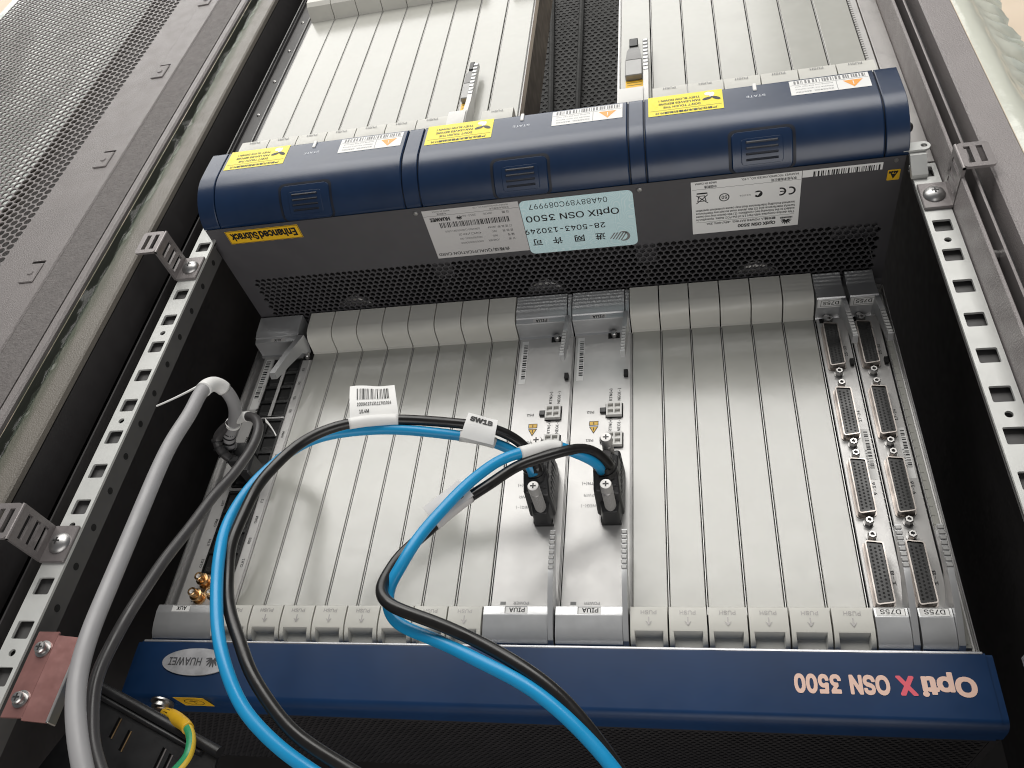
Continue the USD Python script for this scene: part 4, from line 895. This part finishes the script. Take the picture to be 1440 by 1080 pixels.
# ================================================================== CABLES
RW = 3.25
blk1 = [[253.4, 72.2, 40.0], [246.1, 83.8, 52.0], [230.8, 88.8, 64.0], [205.7, 88.6, 74.0], [171.0, 87.6, 82.0], [139.6, 77.3, 93.0], [118.4, 60.1, 99.0], [108.3, 40.5, 103.0], [103.4, 28.5, 104.0], [101.0, 9.5, 105.0], [100.3, -10.7, 106.0], [103.3, -24.8, 105.0], [107.9, -38.1, 106.0], [115.1, -51.2, 107.0], [125.0, -64.7, 108.0], [133.6, -76.9, 108.0], [145.1, -89.4, 106.0], [160.7, -102.9, 102.0], [175.3, -110.6, 98.0], [188.0, -116.0, 94.0], [202.6, -121.9, 90.0], [240, -134, 78], [300, -150, 60]]
blu1 = [[249.9, 71.4, 38.0], [244.4, 78.5, 48.0], [225.9, 83.2, 60.0], [205.5, 82.3, 70.0], [171.1, 82.1, 79.0], [144.7, 79.7, 83.0], [119.5, 71.8, 87.0], [105.4, 58.4, 90.0], [95.6, 40.6, 94.0], [92.2, 25.8, 98.0], [92.4, 5.8, 104.0], [96.2, -9.2, 109.0], [99.8, -22.7, 111.0], [106.3, -41.2, 113.0], [114.0, -59.9, 114.0], [119.6, -70.6, 114.0], [126.1, -81.1, 113.0], [136.7, -95.1, 110.0], [148.9, -105.3, 106.0], [159.8, -112.2, 102.0], [170.1, -117.4, 98.0], [183.9, -123.6, 94.0], [220, -138, 84], [285, -156, 64]]
blk2 = [[298.5, 74.6, 40.0], [294.5, 76.4, 48.0], [287.7, 76.9, 56.0], [277.2, 72.8, 63.0], [263.2, 65.4, 68.0], [247.5, 56.5, 72.0], [235.2, 43.8, 76.0], [223.3, 32.5, 79.0], [211.3, 18.8, 82.0], [199.7, 4.3, 84.0], [191.8, -8.7, 88.0], [189.0, -21.3, 93.0], [189.4, -32.2, 98.0], [196.6, -41.2, 102.0], [210.9, -46.6, 101.0], [229.2, -52.1, 98.0], [247.2, -59.2, 95.0], [265.4, -68.7, 95.0], [281.6, -79.1, 93.0], [291.4, -87.6, 90.0], [300.8, -97.5, 86.0], [310.4, -108.9, 80.0], [317.1, -117.7, 76.0], [345, -148, 56]]
blu2 = [[293.0, 73.0, 38.0], [291.4, 72.7, 46.0], [285.4, 72.9, 54.0], [276.9, 73.4, 61.0], [268.1, 74.1, 66.0], [259.9, 70.3, 70.0], [250.7, 65.0, 74.0], [238.9, 57.5, 78.0], [229.9, 47.0, 82.0], [222.6, 35.9, 86.0], [213.4, 19.7, 90.0], [205.8, 6.5, 92.0], [200.0, -8.1, 95.0], [194.4, -21.0, 94.0], [190.9, -28.8, 92.0], [191.5, -37.3, 90.0], [196.9, -45.2, 90.0], [211.3, -52.1, 91.0], [229.1, -59.4, 94.0], [248.2, -68.0, 95.0], [266.1, -76.2, 95.0], [282.0, -86.0, 93.0], [294.9, -96.3, 90.0], [304.2, -105.0, 87.0], [313.1, -114.9, 82.0], [338, -146, 62]]

def flag(t, path, i, quad, lines, name='wire_label', wrap_r=RW + .35, span=5, mat_='paper'):
    """A paper label wrapped round the wire at path[i], with a flag sheet given by its four corners (start, end on the wire; end, start outside)."""
    return t.part(name, quad, mat_, smooth=True)
def wrap(path, a, b, r):
    return tube(path[a:b], r, 16)
def near(path, p): return int(np.argmin(np.linalg.norm(path - np.array(p, float), axis=1)))
def flag_sheet(A, B, C, D, bulge=1.5, nu=14, nv=10, th=.25):
    """A limp paper flag between edge A-B (on the wire) and edge D-C."""
    A, B, C, D = (np.array(q, float) for q in (A, B, C, D)); n = np.cross(B - A, D - A); n /= np.linalg.norm(n)
    def g(o):
        return lambda u, w: (A * ((1 - u) * (1 - w))[..., None] + B * (u * (1 - w))[..., None] + C * (u * w)[..., None] + D * ((1 - u) * w)[..., None]) + n * (bulge * np.sin(np.pi * w) + .4 * bulge * np.sin(2.2 * np.pi * u) * w + o)[..., None]
    v, f = sheet(nu, nv, g(th)); v2, f2 = sheet(nu, nv, g(0))
    if (np.cross(v[f[0, 1]] - v[f[0, 0]], v[f[0, 2]] - v[f[0, 0]]) @ n) < 0: f = f[:, ::-1]
    return [(v, f), (v2, f2[:, ::-1])], n
def flag_print(A, B, C, D, shapes, n, lift=.6, bulge=1.5):
    """2-D print (u along A-B from 0 to 1, w from 0 to 1) onto a flag."""
    A, B, C, D = (np.array(q, float) for q in (A, B, C, D)); out = []
    for v, f in shapes:
        u, w = v[:, 0], v[:, 1]
        p = A * ((1 - u) * (1 - w))[:, None] + B * (u * (1 - w))[:, None] + C * (u * w)[:, None] + D * ((1 - u) * w)[:, None]
        p = p + n * (bulge * np.sin(np.pi * w) + .4 * bulge * np.sin(2.2 * np.pi * u) * w + lift)[:, None]
        a = p[f]; nn = np.cross(a[:, 1] - a[:, 0], a[:, 2] - a[:, 0]) @ n
        out.append((p, np.where((nn < 0)[:, None], f[:, ::-1], f)))
    return out
def rect2(x0, y0, x1, y1):
    return (np.array([[x0, y0], [x1, y0], [x1, y1], [x0, y1]], float), np.array([[0, 1, 2], [0, 2, 3]]))
def text_uv(s, u, w, su, sw, bold=1, size=56):
    v, f, tw = text2d(s, bold, size=size); return (np.c_[u + v[:, 0] * su / tw, w + v[:, 1] * sw], f)

def power_cable(label, pu, pb_, px0, group):
    t = Thing('power_cable', label, 'power cable', (px0 + 7, 78, 6), group)
    bpath, kpath = smoothed(pu, 240, 11), smoothed(pb_, 240, 11)
    t.part('blue_wire', tube(bpath, RW, 18), 'blue', smooth=True); t.part('black_wire', tube(kpath, RW, 18), 'blk', smooth=True)
    # the moulded plug, standing on the board
    X = px0
    shell = [(x, y, z) for x, y, z in ((X + 4, 56.5, 5), (X + 11.6, 56.5, 5), (X + .8, 66, 4), (X + 14, 66, 4), (X + .8, 92, 4), (X + 14, 92, 4), (X + 3.5, 99, 5), (X + 12.5, 99, 5), (X + 5, 56.5, 17), (X + 11.4, 56.5, 17), (X + 2.4, 68, 21), (X + 12.8, 68, 21), (X + 3, 97, 20), (X + 12.5, 97, 20))]
    hood = [(X + .8, 62, 6), (X + 13.9, 62, 6), (X + .8, 91, 6), (X + 13.9, 91, 6), (X + 1.2, 64.5, 30), (X + 13.2, 64.5, 26), (X + 1.2, 86, 36), (X + 12.6, 86, 32), (X + 1.4, 74, 36), (X + 12.4, 74, 33)]
    def rnd(pts, r=2.2):
        out = []
        s_ = trimesh.creation.icosphere(1).vertices * r
        for q in pts: out.append(np.array(q) + s_)
        return hull(np.vstack(out))
    pl = t.part('plug', [rnd(shell), rnd(hood)], 'rubber')
    t.part('plug_ribs', [bx(X + 14.8, X + 15.9, y, y + 2.0, 7, 26 - abs(y - 78) * .15, .4) for y in np.arange(65, 92, 4.0)] + [bx(X + .6, X + 13.5, y, y + 1.4, 29.5, 30 + .3 * (y - 62), .3) for y in (66, 69.5)], 'rubber', pl)
    boot = smoothed([(X + 8, 74, 26), (X + 7, 76, 34), (X + 5, 79, 42)], 12, 3)
    t.part('boot', [tube(boot, np.linspace(7.4, 6.5, 12), 16)] + [lathe([(7.8 - .25 * k, 0), (7.8 - .25 * k, 1.5)], boot[2 + 3 * k], boot[-1] - boot[0], n=18) for k in range(3)], 'rubber', pl)
    t.part('boot_collar', lathe([(6.7, 0), (7.0, .4), (7.0, 1.5), (6.5, 1.9)], boot[-1], boot[-1] - boot[-4], n=22), 'darkcable', pl)
    for y, zt_ in ((58.5, 44.5), (92.5, 44.5)):
        sx = X + 8.6 if y < 70 else X + 8
        pr_ = [(3, 0)]
        zz = 18
        sc = t.part('thumb_screw', lathe([(3.2, 0), (3.3, .6), (3.3, 20), (2.9, 20.6), (2.9, 21.6), (3.7, 22), (3.7, 27.6), (3.3, 28.4), (2.2, 28.5)], (sx, y, zz), n=36), 'screwgrey', pl)
        t.part('knurling', [cyl((sx + 3.33 * math.cos(a_), y + 3.33 * math.sin(a_), zz + 2), .32, 17.5, n=5) for a_ in np.linspace(0, 2 * np.pi, 22, endpoint=False)], 'screwgrey', pl)
        t.part('screw_slot', [bx(sx - 1.8, sx + 1.8, y - .45, y + .45, zz + 28.2, zz + 28.62), bx(sx - .45, sx + .45, y - 1.8, y + 1.8, zz + 28.2, zz + 28.64)], 'ink', pl)
    return t, bpath, kpath
GC = 'blue and black power cables'
t, b1, k1 = power_cable('blue and black power cable from the left plug, arching leftwards with white flags', blu1, blk1, 243.6, GC)
# flag with barcode
a_, b_ = near(k1, (170, 88, 82)), near(k1, (141, 82, 87)); a_, b_ = min(a_, b_), max(a_, b_)
wl_ = t.part('wire_label', wrap(k1, a_, b_ + 1, RW + .4), 'paper', label='white barcode flag wrapped round the black wire', smooth=True)
Aq, Bq, Cq, Dq = (141, 85.5, 86.5), (170.5, 91.5, 81.5), (163.5, 115, 82), (134.5, 113, 86)
sh_, n_ = flag_sheet(Aq, Bq, Cq, Dq); t.part('flag_sheet', sh_, 'paper', wl_, smooth=True)
r_ = np.random.default_rng(5); shp = []; u_ = .16
while u_ < .86:
    w_ = .008 * r_.integers(1, 4); shp.append(rect2(u_, .52, u_ + w_, .88)); u_ += w_ + .008 * r_.integers(1, 4)
shp += [text_uv('1000A12713111701016', .16, .34, .72, .09, 1, 40), text_uv('10.4M', .2, .14, .2, .09, 1, 40)]
t.part('print', flag_print(Aq, Bq, Cq, Dq, shp, n_), 'ink', wl_, smooth=False)
# flag reading SW1B
a_, b_ = near(b1, (228, 83, 59)), near(b1, (208, 82, 69)); a_, b_ = min(a_, b_), max(a_, b_)
wl_ = t.part('wire_label', wrap(b1, a_, b_ + 1, RW + .4), 'paper', label='white flag reading SW1B', smooth=True)
Aq, Bq, Cq, Dq = (210, 79, 72.5), (230, 75.5, 67), (232, 92.0, 70), (214, 95, 75.5)
sh_, n_ = flag_sheet(Aq, Bq, Cq, Dq, 1.0); t.part('flag_sheet', sh_, 'paper', wl_, smooth=True)
t.part('print', flag_print(Aq, Bq, Cq, Dq, [text_uv('SW1B', .12, .70, .74, .17, 4)], n_, .5, 1.0), 'ink', wl_, smooth=False)

t, b2, k2 = power_cable('blue and black power cable from the right plug, looping to the lower middle', blu2, blk2, 288.2, GC)
a_, b_ = near(b2, (271, 73.5, 64)), near(b2, (250, 64, 74.5)); a_, b_ = min(a_, b_), max(a_, b_)
t.part('wire_label', tube(b2[a_:b_ + 1], RW + .5, 16), 'paper', label='white sleeve round the blue wire', smooth=True)
a_, b_ = near(k2, (224, 33, 79)), near(k2, (206, 13, 83)); a_, b_ = min(a_, b_), max(a_, b_)
wl_ = t.part('wire_label', wrap(k2, a_, b_ + 1, RW + .4), 'paper_grey', label='grey shaded flag round the black wire', smooth=True)
Aq, Bq, Cq, Dq = (208, 12, 85.5), (226.5, 32, 81.5), (217, 41, 84), (200, 21, 88)
sh_, n_ = flag_sheet(Aq, Bq, Cq, Dq, 1.0); t.part('flag_sheet', sh_, 'paper_grey', wl_, smooth=True)
t.part('print', flag_print(Aq, Bq, Cq, Dq, [text_uv('SW 1B', .62, .2, .2, .12, 3), text_uv('DC', .2, .2, .1, .12, 3)], n_, .5, 1.0), 'ink', wl_, smooth=False)

gray = [[13, 114, 18], [15, 117, 28], [22, 119, 38], [32, 120, 52], [38, 122, 72], [35, 122, 86], [35, 108, 97], [38, 86, 103], [39, 62, 109], [44, 15, 117], [50, -44, 124], [54, -70, 128], [60, -93, 130], [69, -112, 130], [80, -130, 128], [100, -158, 122]]
dark = [[20, 104, 20], [12, 107, 27], [10, 113, 34], [20, 118, 42], [31, 120, 48], [41, 119, 52], [49, 116, 54], [56, 108, 56], [59, 97, 58], [60, 84, 61], [60, 72, 65], [59, 57, 70], [57, 42, 76], [55, 17, 84], [54, -2, 91], [54, -17, 97], [54, -33, 102], [55, -46, 107], [55, -59, 110], [55, -71, 112], [56, -83, 114], [59, -94, 115], [63, -104, 115], [68, -114, 115], [75, -124, 114], [95, -150, 110]]
t = Thing('network_cable', 'thick light grey network cable looping out of the AUX board', 'network cable', (18, 115, 4))
gp_ = smoothed(gray, 220, 11)
t.part('jacket', tube(gp_, 4.5, 20), 'greycable', smooth=True)
i0 = near(gp_, (35, 124, 84)); i1 = near(gp_, (35, 113, 94))
t.part('cable_tie', tube(gp_[min(i0, i1) - 3:max(i0, i1) + 4], 5.15, 20), 'paper', label='white tie wrapped round the cable at the top of the loop', smooth=True)
t.part('tie_tail', tube(spline([(31, 120, 92), (20, 108, 95), (4, 98, 96)], 12), np.linspace(.9, .6, 12), 8), 'paper')
pg = t.part('plug', [bx(13, 26, 104, 120, 2, 20, 1.4)], 'rubber')
t.part('strain_relief', [lathe([(5.6 - .35 * k, 0), (5.6 - .35 * k, 1.2)], gp_[near(gp_, (14 + 2.2 * k, 116 + .8 * k, 22 + 4 * k))], (1, .3, 1.6), n=16) for k in range(5)], 'rubber', pg)
t.part('collar', lathe([(5.4, 0), (5.4, 2.4)], gp_[near(gp_, (25, 119.5, 42))], (.6, .1, 1), n=18), 'paper', pg)
t = Thing('network_cable', 'thin dark grey network cable curling out of the AUX board beside the grey cable', 'network cable', (24, 104, 4))
dp_ = smoothed(dark, 240, 11)
t.part('jacket', tube(dp_, 3.35, 18), 'darkcable', smooth=True)
i0, i1 = near(dp_, (31, 120, 48)), near(dp_, (43, 118.5, 52.5))
t.part('cable_tie', tube(dp_[min(i0, i1):max(i0, i1) + 1], 3.8, 18), 'paper', label='white tie at the top of the loop', smooth=True)
t.part('tie_tail', flag_sheet((55, 118, 50), (58, 113, 52), (66, 104, 47), (66, 105, 47), .5)[0], 'paper', smooth=True)
pg = t.part('plug', [bx(26.4, 36, 92, 108, 2, 22, 1.4), bx(17, 27, 98, 106, 14, 24, 2)], 'rubber')
t.part('strain_relief', [lathe([(4.4, 0), (4.4, 1.1)], dp_[k_], dp_[k_ + 2] - dp_[k_], n=14) for k_ in (2, 6, 10, 14)], 'rubber', pg)

# ================================================================== BLACK BRACKET AND GROUND WIRE (lower left)
t = Thing('cable_bracket', 'black slotted cable bracket slanting across the lower left corner', 'cable bracket', (40, -95, 34))
A = np.array([-2., -66.5]); B = np.array([88., -99.5]); dx = (B - A) / np.linalg.norm(B - A); nx_ = np.array([dx[1], -dx[0]])
def loc(u, w): return tuple(A + dx * u + nx_ * w)
L_ = np.linalg.norm(B - A)
plate = Polygon([loc(0, 2), loc(L_, 2), loc(L_ + 26, 62), loc(-4, 62)])
sl = [Polygon([loc(u, w), loc(u + 2.2, w), loc(u + 4.2, w + 11), loc(u + 2, w + 11)]) for u, w in ((24, 9), (35, 12), (62, 11), (68, 12), (88, 14), (92, 15))]
t.part('plate', pz(plate.difference(unary_union(sl)), 36, 38), 'blackgloss', smooth=False)
t.part('edge_bar', tube([(*loc(-3, 0), 39.5), (*loc(L_ / 2, 0), 39.5), (*loc(L_ + 1, 0), 39.5)], 3.0, 14), 'blackgloss')
t.part('edge_bar', tube([(*loc(-3, 4.6), 39.5), (*loc(L_ / 2, 4.6), 39.5), (*loc(L_ * .9, 4.6), 39.0)], 1.5, 12), 'blackgloss')
t.part('slot_edge', [tube([(*loc(u + 2.6, w), 38.2), (*loc(u + 4.6, w + 11), 38.2)], .5, 6) for u, w in ((24, 9), (35, 12))], 'gold')
t.part('slot_edge', [tube([(*loc(u + 2.6, w), 38.2), (*loc(u + 4.6, w + 11), 38.2)], .45, 6) for u, w in ((62, 11), (68, 12), (88, 14), (92, 15), (1, 4))], 'hookmetal')
t = Thing('ground_wire', 'yellow and green ground wire bolted under the header strip', 'ground wire', (45, -80, 8))
bp = np.array([24., -66.6, 12.]); bd = np.array([0, -1., .15])
bo = t.part('bolt', [lathe([(7.2, 0), (7.2, 1.0), (5.2, 1.1), (5.2, 2.4), (5.6, 2.5), (5.6, 4), (3.2, 4.1), (3.2, 7.5)], bp, bd, n=26), lathe([(4.6, 0), (4.6, 4.6), (3.8, 5.4), (2.6, 5.5)], bp + bd * 7.5, bd, n=6)], 'steel', smooth=25)
gw = smoothed([(27, -74, 18), (36, -76.5, 25), (48, -80, 34), (60, -85, 42), (70, -89.5, 49), (78, -95.5, 54), (82, -102, 57), (82.5, -107, 58), (79, -113, 58), (72, -122, 58), (58, -138, 56)], 90, 7)
t.part('lug', tube(gw[:22], np.linspace(2.6, 3.6, 22), 12), 'gold')
t.part('sleeve', tube(gw[12:44], np.r_[np.linspace(3.2, 3.8, 16), np.linspace(3.8, 3.2, 16)], 18), 'sleeve', smooth=True)
t.part('jacket', tube(gw[40:], 2.55, 18), 'yellowwire', smooth=True)
def stripe(path, r, a0, a1, n=5):
    path = np.asarray(path); tt = np.gradient(path, axis=0); tt /= np.linalg.norm(tt, axis=1, keepdims=True); up = np.array([-.15, .2, 1.]); vs = []
    for p_, d in zip(path, tt):
        u = up - d * (up @ d); u /= np.linalg.norm(u); w = np.cross(d, u)
        vs.append([p_ + r * (math.cos(a) * u + math.sin(a) * w) for a in np.linspace(a0, a1, n)])
    v = np.array(vs).reshape(-1, 3); k = len(path)
    f = np.array([(i * n + j, i * n + j + 1, (i + 1) * n + j + 1, (i + 1) * n + j) for i in range(k - 1) for j in range(n - 1)]); return (v, f[:, ::-1])
t.part('green_stripe', stripe(gw[42:], 2.61, -.75, .75), 'green', smooth=True)
